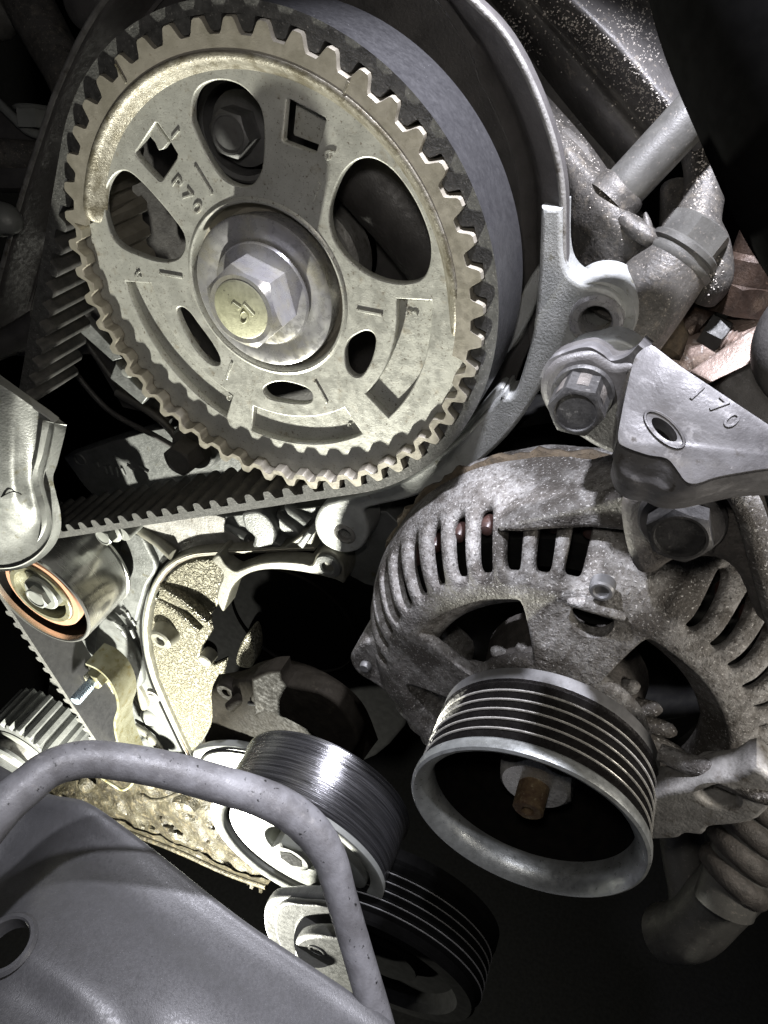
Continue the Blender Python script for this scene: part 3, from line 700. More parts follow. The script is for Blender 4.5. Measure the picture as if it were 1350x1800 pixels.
# top ear
ledge = [(868, 930), (895, 918), (930, 907), (1000, 893), (1060, 880), (1112, 868), (1112, 932), (1040, 931), (960, 934), (900, 938)]
prism('ear_ledge', sm(px(ledge, 138), 3), 138, 160, m_alt, alt, bev=1.6, res=3)
ear = [(1092, 884), (1140, 858), (1210, 835), (1285, 845), (1318, 900), (1345, 1010), (1372, 1110), (1330, 1090), (1300, 1020), (1268, 990), (1225, 985), (1180, 992), (1150, 1012), (1118, 1008), (1098, 960)]
prism('mounting_ear', sm(px(ear, 127), 3), 127, 158, m_altdark, alt, bev=2.2, res=3)
earb = P(1197, 925, 124)
tilt = Vector((0, -1, 0))
lathe('ear_bolt_washer', [(0, 1.2), (7.9, 1.2), (8.5, 0.5), (8.6, -3)], Vector((earb.x, 126, earb.z)), m_plastic, alt, n=48)
hexhead('ear_bolt', Vector((earb.x, 125, earb.z)), YN, 6.6, 5.0, m_blackbolt, alt, rot=0.4, dish=0.9)
# side ribs of the ear, right edge
tube('ear_edge', [P(1285, 845, 125), P(1318, 900, 125), P(1348, 1010, 125), P(1375, 1110, 125)], 2.6, m_alt, alt, n=12)
# left lug with bolt end
lug = [(614, 1160), (622, 1142), (640, 1128), (665, 1130), (700, 1150), (770, 1190), (800, 1230), (770, 1290), (720, 1260), (690, 1230), (660, 1205), (628, 1185)]
prism('side_lug', sm(px(lug, 137), 3), 137, 160, m_alt, alt, bev=1.5, res=3)
lb = P(642, 1172, 136)
lathe('lug_bolt_end', [(0, 2.0), (1.5, 2.0), (1.9, 1.4), (2.0, -2)], Vector((lb.x, 137, lb.z)), m_greysteel, alt, n=20)
lh = P(700, 1200, 136.9)
lathe('lug_recess', [(0, 0.06), (4.0, 0.1), (5.2, 0.5), (5.8, 0.1)], Vector((lh.x, 137, lh.z)), m_altdark, alt, n=28)
# lower right foot with a bolt hole
fo = [(1120, 1440), (1150, 1400), (1215, 1385), (1250, 1372), (1290, 1368), (1330, 1350), (1370, 1390), (1335, 1440), (1290, 1452), (1248, 1456), (1235, 1470), (1205, 1468), (1190, 1476), (1150, 1478), (1110, 1480)]
fh = P(1262, 1402, 112)
prism('lower_foot', sm(px(fo, 112), 3), 112, 121, m_aluold, alt, [circ(fh.x, fh.z, 4.0, 28)], bev=1.4, res=3)
tube('lower_rib', [P(1160, 1322, 120), P(1215, 1345, 118), P(1270, 1362, 116), P(1330, 1385, 114), P(1400, 1400, 114)], [2.2, 2.6, 3.0, 3.2, 3.2], m_alt, alt, n=14)

# ---------------- alternator pulley
ap = thing('alternator_pulley', 'six-groove belt pulley with a deep black cup on the alternator shaft', 'pulley', AX + Vector((0, 110, 0)))
prof = [(26.0, 104), (25.8, 101.0), (26.4, 98.6), (28.2, 96.7), (29.3, 96.2), (30.0, 96.6), (30.2, 97.6), (30.1, 99.2), (29.4, 100.0)]
lathe('front_lip', yl(prof, 0), AX, m_lip, ap, n=128)
g = [(29.4, 100.0)]
y = 100.0
for k in range(6):
    g += [(26.8, y + 1.2), (26.8, y + 1.5), (29.1, y + 2.65), (29.1, y + 2.95)]; y += 2.95
    if k < 5: lathe('rib_crest', yl([(29.2, y - .4), (29.55, y - .3), (29.6, y - .15), (29.55, y), (29.2, y + .1)], 0), AX, m_crest, ap, n=128)
lathe('grooved_rim', yl(g + [(29.6, y + .5)], 0), AX, m_blacksteel, ap, n=160, smooth=25)
lathe('rear_flange', yl([(29.2, y + 0.1), (29.4, y + .4), (29.5, y + .9), (29.5, y + 4.2), (29.0, y + 4.7), (24, y + 4.9)], 0), AX, m_greysteel, ap, n=128)
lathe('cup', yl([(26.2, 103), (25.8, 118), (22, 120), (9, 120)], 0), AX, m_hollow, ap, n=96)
nut = hexhead('shaft_nut', AX + Vector((0, 117.5, 0)), YN, 10.6, 9.5, m_crest, ap, rot=0.15, dish=0.0, chamfer=0.5)
lathe('nut_collar', [(0, 0.5), (12.5, 0.5), (13, 0), (13, -2)], AX + Vector((0, 117.8, 0)), m_hollow, ap, n=48)
lathe('shaft_end', [(1.3, 4), (1.4, 8.6), (1.8, 9.2), (3.4, 9.2), (4.0, 8.6), (4.1, 0)], AX + Vector((0, 110, 0)), m_rust, ap, n=40, wob=lambda t, j: 1 + 0.025 * math.sin(5 * t + j))
lathe('shaft_hole', [(0, 5), (1.4, 5.2)], AX + Vector((0, 110, 0)), m_black, ap, n=20)
# ================================================================== accessory belt tensioner pulley
TN = D(516, 1501, 258); TX = Vector((TN.x, 0, TN.z)); TY = TN.y
tp_ = thing('tensioner_pulley', 'smooth worn belt pulley with a pale face behind the bent grey hose', 'pulley', TN)
def ty(pr): return [(r, TY - 0 + dy) for r, dy in pr]
lathe('face_ring', yl(ty([(29.3, 3.2), (29.6, 1.2), (30.4, 0.5), (34.2, 0.0), (34.9, 0.3), (35.0, 1.0), (34.9, 2.2)]), 0), TX, m_tface, tp_, n=128)
lathe('belt_surface', yl(ty([(34.9, 2.2), (34.4, 3.0), (34.2, 4.5), (34.2, 24), (34.9, 25), (34.9, 26.5), (30, 27)]), 0), TX, m_tens, tp_, n=128)
lathe('seal_groove', yl(ty([(28.0, 3.0), (28.4, 4.2), (29.2, 4.2), (29.4, 3.0)]), 0), TX, m_black, tp_, n=96)
lathe('face_disc', yl(ty([(12.2, 9), (12.4, 2.6), (13.0, 2.0), (16, 1.8), (27.2, 2.0), (28.0, 2.4), (28.2, 4)]), 0), TX, m_tface, tp_, n=96)
lathe('hub_pocket', yl(ty([(12.4, 9), (5, 9.5)]), 0), TX, m_rimfl, tp_, n=48)
hx = TX + Vector((0, TY + 9.5, 0))
ho = hexhead_me(hx, YN, 8.4, 11.5, 0.3, 0.5, 0.0)
link('hex_boss', ho, m_tface, tp_, 28)
sock = [(hx.x + 4.9 * math.cos(k * math.pi / 3 + 0.5), hx.z + 4.9 * math.sin(k * math.pi / 3 + 0.5)) for k in range(6)]
prism('hex_socket', sock, hx.y - 11.65, hx.y - 11, m_black, tp_, bev=0.05)
# tensioner arm casting
ta = thing('pulley_bracket', 'brown tensioner casting, its shade in the colour, behind the smooth worn pulley', 'tensioner', P(500, 1230, 150))
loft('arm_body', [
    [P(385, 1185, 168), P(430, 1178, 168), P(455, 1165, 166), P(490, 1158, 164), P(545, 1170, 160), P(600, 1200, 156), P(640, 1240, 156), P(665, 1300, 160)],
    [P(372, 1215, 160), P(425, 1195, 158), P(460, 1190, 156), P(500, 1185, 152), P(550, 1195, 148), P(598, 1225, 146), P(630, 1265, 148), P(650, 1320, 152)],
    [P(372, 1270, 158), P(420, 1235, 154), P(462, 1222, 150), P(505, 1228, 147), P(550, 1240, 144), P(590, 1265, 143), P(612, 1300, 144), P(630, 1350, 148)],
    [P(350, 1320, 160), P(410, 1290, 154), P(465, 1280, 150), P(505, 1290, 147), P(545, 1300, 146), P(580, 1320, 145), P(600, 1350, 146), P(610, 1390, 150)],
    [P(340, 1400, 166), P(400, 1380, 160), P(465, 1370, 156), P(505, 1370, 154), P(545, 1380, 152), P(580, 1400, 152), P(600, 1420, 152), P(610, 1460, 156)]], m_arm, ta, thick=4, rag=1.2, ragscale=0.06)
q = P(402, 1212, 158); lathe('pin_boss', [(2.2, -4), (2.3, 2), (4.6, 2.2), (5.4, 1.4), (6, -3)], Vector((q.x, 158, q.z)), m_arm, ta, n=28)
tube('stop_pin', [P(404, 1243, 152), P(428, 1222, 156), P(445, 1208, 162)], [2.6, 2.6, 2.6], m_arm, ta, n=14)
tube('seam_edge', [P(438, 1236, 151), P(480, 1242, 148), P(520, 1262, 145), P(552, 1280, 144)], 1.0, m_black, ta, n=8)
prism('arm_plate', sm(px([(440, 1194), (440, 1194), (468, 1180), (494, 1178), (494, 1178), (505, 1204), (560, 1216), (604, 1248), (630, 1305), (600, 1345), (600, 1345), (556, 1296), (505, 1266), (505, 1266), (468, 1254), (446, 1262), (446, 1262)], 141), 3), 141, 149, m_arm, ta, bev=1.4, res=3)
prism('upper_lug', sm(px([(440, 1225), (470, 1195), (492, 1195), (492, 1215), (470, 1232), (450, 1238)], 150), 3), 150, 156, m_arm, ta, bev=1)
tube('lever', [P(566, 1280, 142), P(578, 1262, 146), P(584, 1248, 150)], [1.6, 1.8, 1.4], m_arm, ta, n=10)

# plate ring peeking out behind the pulley, left
rp = P(415, 1355, 148)
bk = thing('ring_plate', 'pale ring shaped base plate showing between the hose and the worn pulley', 'plate', rp)
prism('base_plate', sm(px([(338, 1325), (352, 1316), (380, 1311), (424, 1314), (440, 1330), (440, 1400), (380, 1400), (345, 1360)], 148), 3), 148, 152, m_tface, bk, bev=1)
tube('raised_rim', [P(348, 1345, 147), P(364, 1326, 147), P(395, 1320, 147), P(430, 1324, 147)], 0.7, m_black, bk, n=8)

# ================================================================== timing belt idler (left)
idt = thing('belt_idler', 'polished steel idler pulley with an orange seal, under the belt at left', 'pulley', IDC)
IX = Vector((IDC.x, 0, IDC.z)); IY = IDC.y
def iy(pr): return [(r, IY + dy) for r, dy in pr]
lathe('roller', yl(iy([(27.0, 3.0), (27.3, 0.4), (27.9, 0.0), (28.5, 0.1), (29.0, 0.8), (29.0, 27.2), (28.6, 28), (29.3, 28.4), (29.3, 29.6), (28, 30)]), 0), IX, m_polish, idt, n=128)
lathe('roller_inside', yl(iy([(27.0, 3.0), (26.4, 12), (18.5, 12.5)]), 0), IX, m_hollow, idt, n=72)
lathe('orange_seal', yl(iy([(20.8, 9), (20.8, 3.8), (20.4, 3.2), (17.6, 3.2), (17.2, 4.5)]), 0), IX, m_orange, idt, n=72)
lathe('inner_race', yl(iy([(17.4, 6), (17.3, 2.4), (16.8, 1.8), (14.6, 1.8), (14.2, 3), (14.2, 10), (4, 10.5)]), 0), IX, m_gold, idt, n=72)
prism('bracket_arm', sm(px([(20, 1008), (45, 1000), (70, 1003), (95, 1020), (118, 1045), (122, 1060), (108, 1066), (85, 1066), (60, 1072), (40, 1060), (24, 1035)], IY + 4.5), 3), IY + 4.5, IY + 10, m_gold, idt, bev=0.8)
q = P(66, 1050, IY - 2)
lathe('bolt_flange', [(0, 1.5), (8.4, 1.4), (9.2, 0.8), (9.3, -6)], Vector((q.x, IY + 1, q.z)), m_tface, idt, n=36)
hexhead('idler_bolt', Vector((q.x, IY, q.z)), YN, 6.2, 3.4, m_tface, idt, rot=0.2, dish=0.4)

# ================================================================== crank sprocket, lower left
ct = thing('crank_sprocket', 'toothed crank sprocket half hidden by the hose at the lower left', 'sprocket', CRC)
KX = Vector((CRC.x, 0, CRC.z)); NK = 24
def crr(t):
    u = (t * NK / (2 * math.pi)) % 1; d = min(u, 1 - u); x = max(0, min(1, (d - 0.17) / 0.16)); x = x * x * (3 - 2 * x)
    return CRR - 0.4 - 3.4 * x
nC = NK * 12
V = []; Fc = []
prC = [(None, 187), (None, 158), (-0.6, 157.5), (-6.0, 157.5), (-6.4, 159.0), (-11, 159.5)]
for i in range(nC):
    t = 2 * math.pi * i / nC
    for r, y in prC:
        rr = crr(t) if r is None else (CRR - 4 + r if r < -1 else crr(t) + r)
        V.append(at(CRC, rr, math.degrees(t), y))
k = len(prC)
for i in range(nC):
    j = (i + 1) % nC
    for q_ in range(k - 1): Fc.append((i * k + q_, j * k + q_, j * k + q_ + 1, i * k + q_ + 1))
link('toothed_ring', mesh(V, Fc), m_alu, ct, 30)
lathe('guide_face', yl([(CRR - 8, 156.8), (CRR - 9, 155.8), (CRR - 13, 155.6), (CRR - 14, 158)], 0), KX, m_tface, ct, n=72)
lathe('hub', yl([(17, 160), (17, 146), (16, 145), (10, 145)], 0), KX, m_aluold, ct, n=48)
hexhead('crank_bolt', KX + Vector((0, 145.5, 0)), YN, 14.5, 11, m_alu, ct, rot=0.1, dish=0.5)
lathe('bolt_washer', yl([(0, 146.2), (18.5, 146.2), (19.3, 147), (19.3, 149)], 0), KX, m_alu, ct, n=48)

# ================================================================== bracket arm with a stud, lower left
ga = thing('stud_bracket', 'curved yellowish strap bracket with a short blue ended stud', 'bracket', P(170, 1240, 172))
strip = [(150, 1166), (172, 1176), (193, 1196), (206, 1222), (210, 1248), (204, 1270), (206, 1295), (214, 1320), (225, 1345)]
front = [P(a, b, 166) for a, b in strip]; back = [P(a, b, 166) + Vector((0, 15, 0)) for a, b in strip]
loft('strap', [front, back], m_gold, ga, sv=1, thick=1.6)
prism('face_plate', sm(px([(146, 1172), (165, 1170), (185, 1190), (200, 1222), (203, 1250), (197, 1275), (203, 1310), (212, 1335), (170, 1345), (165, 1300), (172, 1260), (174, 1215), (150, 1195)], 181), 3), 181, 183, m_gold, ga, bev=0.5)
n0 = P(166, 1194, 172)
hexhead('nut', Vector((n0.x, 176, n0.z)), YN, 6.2, 6, m_gold, ga, rot=0.3, dish=0.1)
lathe('nut_washer', [(0, .8), (7.6, .8), (7.9, 0)], Vector((n0.x, 177, n0.z)), m_gold, ga, n=32)
sl = [(0, 18.0), (2.4, 18.0), (2.9, 17.4)]
for k in range(10): sl += [(3.2, 16.9 - k * 1.1), (2.75, 16.35 - k * 1.1)]
lathe('threaded_stud', sl + [(2.9, 0)], Vector((n0.x, 174, n0.z)), m_blue, ga, n=24, smooth=20)

# ================================================================== engine block and its castings
blk = thing('engine_block', 'pale cast aluminium engine front filling the space below the belt', 'engine', P(300, 1100, 200))
bo_ = [(20, 960), (90, 938), (300, 918), (560, 890), (680, 900), (740, 960), (690, 1040), (600, 1100), (560, 1250), (520, 1400), (470, 1540), (330, 1500), (150, 1400), (60, 1350), (90, 1180), (60, 980)]
prism('front_face', px(bo_, 195), 195, 208, m_block, blk, bev=0.5)
# lit strip with cast marks under the pulley
prism('upper_plate', sm(px([(112, 805), (112, 805), (200, 775), (330, 745), (400, 780), (450, 860), (440, 905), (280, 915), (190, 900)], 206), 2), 206, 214, m_alu, blk, bev=0.6)
for k, (a, b) in enumerate((((170, 812), (174, 820)), ((184, 818), (188, 832)), ((192, 818), (197, 834)), ((203, 820), (207, 836)), ((214, 822), (220, 834)), ((224, 818), (238, 826)), ((244, 820), (262, 830)))):
    tube('cast_mark', [P(*a, 205.8), P(*b, 205.8)], 0.8, m_alu, blk, n=8, sub=1)
q = P(140, 808, 205.8)
tube('date_ring', [Vector((q.x + 3.2 * math.cos(i * math.pi / 8), 205.8, q.z + 3.2 * math.sin(i * math.pi / 8))) for i in range(16)], 0.5, m_alu, blk, n=6, sub=1, closed=True)
# housing rim (raised bright lip) and coarse cast pocket
rim = [(548, 960), (500, 962), (430, 966), (375, 968), (335, 972), (305, 984), (284, 1002), (266, 1030), (255, 1066), (250, 1105), (254, 1150), (266, 1195), (284, 1238), (306, 1285), (330, 1335)]
inner = [(552, 969), (500, 970), (433, 974), (378, 976), (340, 980), (311, 991), (291, 1008), (274, 1034), (263, 1068), (258, 1106), (262, 1149), (274, 1193), (292, 1236), (313, 1283), (337, 1332)]
RY = 189
prism('housing_rim', sm(px(rim, RY), 3)[:-9] + px([(337, 1332)], RY) + px(inner[::-1][1:], RY), RY, 197, m_aluedge, blk, bev=0.7, res=2)
tube('rim_groove', [P(a + 4, b + 3, RY - 0.1) for a, b in rim], 0.25, m_rimfl, blk, n=6, sub=4)
tube('gasket_line', [P(a - 3, b - 3, 194.6) for a, b in rim], 0.7, m_black, blk, n=6, sub=4)
tube('gasket_line', [P(a + 9, b + 6, 191.2) for a, b in rim[2:]], 0.5, m_clay, blk, n=6, sub=4)
pock = [(345, 985), (384, 985), (393, 1008), (386, 1034), (384, 1062), (366, 1086), (372, 1110), (352, 1142), (350, 1156), (376, 1170), (398, 1160), (392, 1185), (384, 1210), (380, 1228), (392, 1245), (376, 1270), (352, 1305), (336, 1328), (318, 1282), (297, 1235), (279, 1190), (269, 1148), (265, 1107), (270, 1070), (281, 1037), (298, 1010), (318, 994)]
prism('cast_pocket', px(pock, 191.5), 191.5, 199, m_cast, blk, bev=0.8)
# ribs, boss and pin in the pocket
tube('pocket_rib', [P(287, 1030, 192), P(318, 1048, 190), P(345, 1070, 188), P(366, 1092, 187)], [3.0, 3.2, 3.4, 3.2], m_cast, blk, n=14)
tube('pocket_rib', [P(278, 1050, 193), P(310, 1070, 192), P(338, 1094, 190), P(352, 1108, 189)], [2.6, 2.6, 2.6, 2.2], m_cast, blk, n=14)
q = P(280, 1128, 184)
lathe('pocket_boss', [(2.5, -6), (2.6, 3.0), (3.2, 3.8), (5.2, 3.8), (6.2, 3.0), (7.5, -2), (8.5, -9)], Vector((q.x, 188, q.z)), m_aluedge, blk, n=36)
lathe('boss_hole', [(0, 1.5), (2.6, 1.6)], Vector((q.x, 188, q.z)), m_greysteel, blk, n=20)
q = P(361, 1160, 188)
lathe('dowel_pin', [(0, 3.0), (3.2, 3.0), (4.0, 2.4), (4.1, -5)], Vector((q.x, 189.5, q.z)), m_aluedge, blk, n=28)
# arch over the dark water passage
arch = [(383, 1062), (380, 1048), (384, 1030), (391, 1014), (386, 1000), (372, 985), (384, 975), (396, 992), (412, 1003), (424, 1000), (452, 990), (490, 986), (530, 989), (548, 992), (556, 975), (575, 968), (596, 980), (604, 1000), (604, 1026), (590, 1020), (540, 1008), (490, 1002), (455, 1004), (428, 1014), (408, 1034), (398, 1062), (392, 1076)]
prism('pump_arch', sm(px(arch, 184), 3), 184, 204, m_aluedge, blk, bev=1.0, res=2)
q = P(578, 994, 184)
lathe('arch_eye', [(2.6, -4), (2.6, 1.2), (3.3, 1.6), (5.4, 1.2), (6, -1)], Vector((q.x, 184, q.z)), m_alu, blk, n=32)
q = P(520, 1085, 196)
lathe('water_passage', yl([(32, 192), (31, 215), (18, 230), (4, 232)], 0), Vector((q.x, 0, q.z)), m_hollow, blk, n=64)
prism('passage_lip', sm(px([(420, 1140), (436, 1112), (445, 1120), (448, 1150), (440, 1175), (415, 1168)], 186), 3), 186, 196, m_cast, blk, bev=1)
# near-black sheet standing in for the shade round the water pump
prism('pump_shade', sm(px([(380, 1000), (440, 1000), (560, 995), (640, 1030), (720, 1070), (730, 1240), (660, 1330), (600, 1330), (520, 1260), (440, 1240), (390, 1190), (352, 1160), (340, 1100), (370, 1050)], 193.5), 3), 193.5, 199, m_foam_shade, blk, bev=2)
# ribs and lugs between belt and rim
tube('block_rib', [P(240, 925, 196), P(278, 950, 194), P(305, 975, 191)], [3.4, 3.2, 3.0], m_aluedge, blk, n=12)
tube('block_rib', [P(378, 905, 198), P(405, 925, 196), P(434, 945, 194)], [2.2, 2.2, 2.2], m_alu, blk, n=12)
tube('block_rib', [P(508, 890, 198), P(530, 905, 196), P(545, 918, 195)], [3.2, 3, 3], m_alu, blk, n=12)
prism('oval_lug', sm(px([(424, 905), (440, 898), (460, 900), (478, 918), (484, 938), (482, 955), (492, 962), (445, 964), (446, 945), (430, 930)], 189), 3), 189, 198, m_alu, blk, bev=1.6, res=3)
prism('small_lug', sm(px([(484, 905), (500, 918), (522, 935), (526, 945), (508, 944), (488, 928)], 192), 3), 192, 200, m_alu, blk, bev=1.4)
prism('square_lug', px([(521, 958), (540, 934), (550, 940), (532, 966)], 184), 184, 195, m_alu, blk, bev=0.8)
prism('dark_recess', sm(px([(195, 930), (250, 915), (380, 905), (400, 930), (440, 960), (330, 968), (300, 970), (262, 948)], 194.3), 3), 194.3, 199, m_aluold, blk, bev=0.5)
prism('slot_recess', sm(px([(384, 978), (440, 975), (540, 968), (545, 985), (500, 982), (440, 988), (414, 1000), (398, 995)], 190.6), 3), 190.6, 194, m_hollow, blk, bev=0.1)
prism('raised_web', sm(px([(215, 945), (245, 940), (262, 968), (275, 1000), (258, 1030), (246, 1070), (235, 1100), (215, 1060), (206, 1010)], 192), 3), 192, 200, m_block, blk, bev=1.5, res=3)
prism('lower_web', sm(px([(172, 1095), (190, 1085), (215, 1110), (240, 1150), (250, 1200), (235, 1210), (215, 1180), (190, 1165), (165, 1160)], 191), 3), 191, 200, m_block, blk, bev=2, res=3)
prism('web_step', sm(px([(225, 1190), (240, 1205), (258, 1240), (250, 1250), (232, 1225)], 192), 3), 192, 203, m_aluedge, blk, bev=1)
q = P(262, 1262, 194)
lathe('round_plug', [(0, 4.5), (3, 4.2), (5.6, 2.4), (6.6, 0), (8, -6)], Vector((q.x, 195, q.z)), m_tface, blk, n=32)
q = P(263, 1232, 190)
lathe('small_screw', [(0, 2), (2.6, 2), (3.2, 1), (4.6, 0.8), (5, -4)], Vector((q.x, 194, q.z)), m_aluold, blk, n=24)
tube('foot_rib', [P(238, 1275, 192), P(258, 1290, 191), P(278, 1312, 190), P(290, 1335, 190)], [2.2, 2.4, 2.4, 2.2], m_aluedge, blk, n=10)
for (a, b) in (((213, 1068), (222, 1073)), ((224, 1075), (228, 1084)), ((214, 1080), (222, 1086)), ((232, 1088), (238, 1098)), ((204, 1092), (216, 1098)), ((220, 1100), (226, 1114)), ((230, 1106), (236, 1120)), ((208, 1104), (214, 1110))):
    tube('cast_mark', [P(*a, 191.6), P(*b, 191.6)], 1.0, m_block, blk, n=8, sub=1)
# curved belt-side rib under the pulley
tube('shaded_rib', [P(205, 690, 188), P(250, 715, 188), P(290, 745, 188), P(318, 778, 188)], 1.6, m_plastic, blk, n=12)

# bolts on the block
q = P(317, 808, 178)
b_ = bolt('oily hex bolt in the gap between big pulley and lower belt run', Vector((q.x, 186, q.z)), YN, 6.6, 9, m_plastic, flange=8.5, rot=0.2)
lathe('boss', [(0, 0), (9.5, 0), (10, -1), (11, -10)], Vector((q.x, 187, q.z)), m_alu, b_, n=36)
q = P(180, 946, 178)
b_ = bolt('bright hex bolt lying just below the belt, right of the polished idler', Vector((q.x, 184, q.z)), YN, 4.6, 5, m_tface, flange=6.2, rot=0.2)
q = P(220, 935, 186)
lathe('spacer', [(0, 2), (3.6, 2), (4, 1), (4, -8)], Vector((q.x, 186, q.z)), m_tface, b_, n=28)

# small clip plate under the pulley edge
kp = thing('clip_plate', 'small bright metal clip against the lower left edge of the big pulley', 'clip', P(220, 675, 168))
prism('plate', px([(203, 637), (213, 650), (245, 683), (262, 690), (259, 700), (250, 711), (193, 665)], 176), 176, 180, m_alu, kp, bev=0.5)
lathe('rivet', [(0, 2.6), (1.5, 2.4), (2.3, 1.4), (2.4, -1)], Vector((P(221, 655, 174).x, 176, P(221, 655, 174).z)), m_tface, kp, n=20)
prism('upper_strip', px([(130, 575), (150, 560), (215, 630), (198, 635)], 184), 184, 187, m_alu, kp, bev=0.4)

# ================================================================== oily lower casting
op = loft('oil_pan', [
    [P(60, 1385, 176), P(150, 1370, 178), P(260, 1360, 178), P(360, 1380, 178), P(450, 1400, 176), P(520, 1440, 176)],
    [P(70, 1400, 170), P(150, 1400, 172), P(240, 1410, 172), P(330, 1430, 170), P(420, 1465, 168), P(500, 1510, 166)],
    [P(80, 1420, 164), P(150, 1430, 166), P(230, 1455, 166), P(310, 1480, 164), P(400, 1520, 162), P(470, 1556, 160)],
    [P(80, 1424, 164), P(155, 1440, 168), P(225, 1468, 170), P(305, 1498, 168), P(390, 1535, 166), P(465, 1562, 164)],
    [P(80, 1410, 190), P(155, 1425, 194), P(225, 1450, 196), P(305, 1480, 194), P(390, 1520, 190), P(465, 1550, 184)]],
    m_dirtpan, None, su=14, sv=10, thick=3, rag=9.0, ragscale=0.085, seed=3)
tag(op, 'oil soaked muddy pan edge hanging below the grey hose', 'oil pan')
for (a, b, c) in ((262, 1378, 171), (330, 1418, 168), (316, 1416, 169), (148, 1384, 173)):
    q = P(a, b, c - 4)
    lathe('pan_bolt', [(0, 3), (2.6, 2.8), (3.6, 2), (5, 1.2), (6.5, -4)], q, m_dirtpan, op, n=20)
tube('wire_clip', [P(178, 1366, 164), P(196, 1378, 163), P(214, 1388, 163), P(226, 1384, 163), P(236, 1372, 164), P(240, 1362, 164)], 1.0, m_gold, op, n=8)
tube('pan_seam', [P(252, 1398, 165), P(268, 1406, 164), P(290, 1404, 164), P(318, 1392, 164), P(340, 1388, 165)], 1.3, m_dirtpan, op, n=8)
tube('pan_seam', [P(110, 1424, 160), P(180, 1446, 161), P(250, 1472, 160), P(320, 1500, 158), P(400, 1536, 156), P(468, 1560, 154)], 1.5, m_dirtpan, op, n=8)
# ================================================================== bent hose in front
hp_ = [(-60, 1500, 182), (0, 1424, 186), (45, 1384, 190), (90, 1350, 194), (150, 1334, 198), (220, 1340, 202), (300, 1355, 205), (380, 1377, 208), (450, 1398, 210), (505, 1424, 212), (550, 1462, 214), (580, 1510, 216), (598, 1570, 218), (620, 1645, 221), (645, 1730, 224), (668, 1810, 227), (690, 1900, 230)]
hr = [5.6, 5.5, 5.3, 5.1, 5.0, 5.1, 5.2, 5.3, 5.4, 5.6, 5.6, 5.2, 4.9, 4.8, 4.9, 5.0, 5.0]
hz = tube('bent_hose', [D(*p) for p in hp_], hr, m_hose, None, n=32, sub=8)
tag(hz, 'worn grey hose bent across the front of the pale faced pulley', 'hose')

# ================================================================== black shroud, lower left corner
def shroud_pt(px_, py_, lift=0.0): return D(px_, py_, 0)
top = [(-120, 1290, 262), (0, 1345, 254), (80, 1392, 250), (150, 1408, 246), (215, 1450, 243), (300, 1516, 238), (380, 1580, 234), (450, 1632, 230), (540, 1692, 226), (630, 1752, 222), (720, 1820, 218), (800, 1885, 214)]
def rail(dx, dy, dz, ripple):
    return [D(a + dx * (1 - i / 14.0), b + dy, z + dz + ripple[i]) for i, (a, b, z) in enumerate(top)]
zero = [0] * 12
groove1 = [x * 1.05 for x in [0, 2, 4, 3.0, 0.5, -0.5, -1, -1, -1, 0, 0, 0]]
groove2 = [x * 1.05 for x in [0, 4, 6.5, 2.5, -1.0, -2, -2, -1.0, 0, 0, 0, 0]]
groove3 = [x * 1.05 for x in [5, 6.5, 3.0, -1.5, -3, -3, -1.5, 0, 1, 1, 0, 0]]
sh_rails = [rail(0, 6, 12, zero), rail(0, 1, 1.5, zero), rail(-3, 3, -0.5, zero), rail(-14, 16, -2.5, zero), rail(-34, 44, -6, [x * .5 for x in groove1]), rail(-60, 84, -12, groove1), rail(-90, 130, -20, groove2), rail(-128, 190, -29, groove3), rail(-165, 255, -38, [3, 1, -1, -3, -4, -3, 0, 2, 3, 2, 1, 0]), rail(-205, 330, -48, zero), rail(-260, 430, -60, zero), rail(-330, 560, -72, zero)]
sme = loft_me(sh_rails, 7, 6, 2.5)
cut = tube_me([D(10, 1664, 120), D(10, 1664, 300)], 1, n=48, sub=1)
# round opening: a straight cylinder square to the shroud
cpt = D(8, 1662, 198)
near = min(sme.vertices, key=lambda v: (ray(8, 1662).normalized() * v.co.length - v.co).length).co.copy()
hole_c = near; hn = Vector((0, 0, 0))
for v in sme.vertices:
    if (v.co - near).length < 12 and v.normal.dot(-near) > 0: hn += v.normal
hn.normalize()
cutme = lathe_me([(0, -14), (7.0, -14), (7.0, 14), (0, 14)], hole_c, hn, 48)
so = bpy.data.objects.new('tmp_s', sme); COL.objects.link(so); co = bpy.data.objects.new('tmp_c', cutme); COL.objects.link(co)
bm_ = so.modifiers.new('b', 'BOOLEAN'); bm_.object = co; bm_.operation = 'DIFFERENCE'; bm_.solver = 'EXACT'
dg = bpy.context.evaluated_depsgraph_get(); dg.update()
sme2 = bpy.data.meshes.new_from_object(so.evaluated_get(dg)); bpy.data.objects.remove(so); bpy.data.objects.remove(co)
sh = thing('radiator_shroud', 'grained black plastic shroud with a round hole filling the lower left corner', 'shroud', D(200, 1700, 200))
link('panel', sme2, m_shroud, sh, 40)
lathe('hole_rim', [(6.9, -5), (6.9, 0.3), (7.4, 0.9), (8.4, 0.7), (9.2, -0.3)], hole_c, m_shroud, sh, axis=hn, n=64)

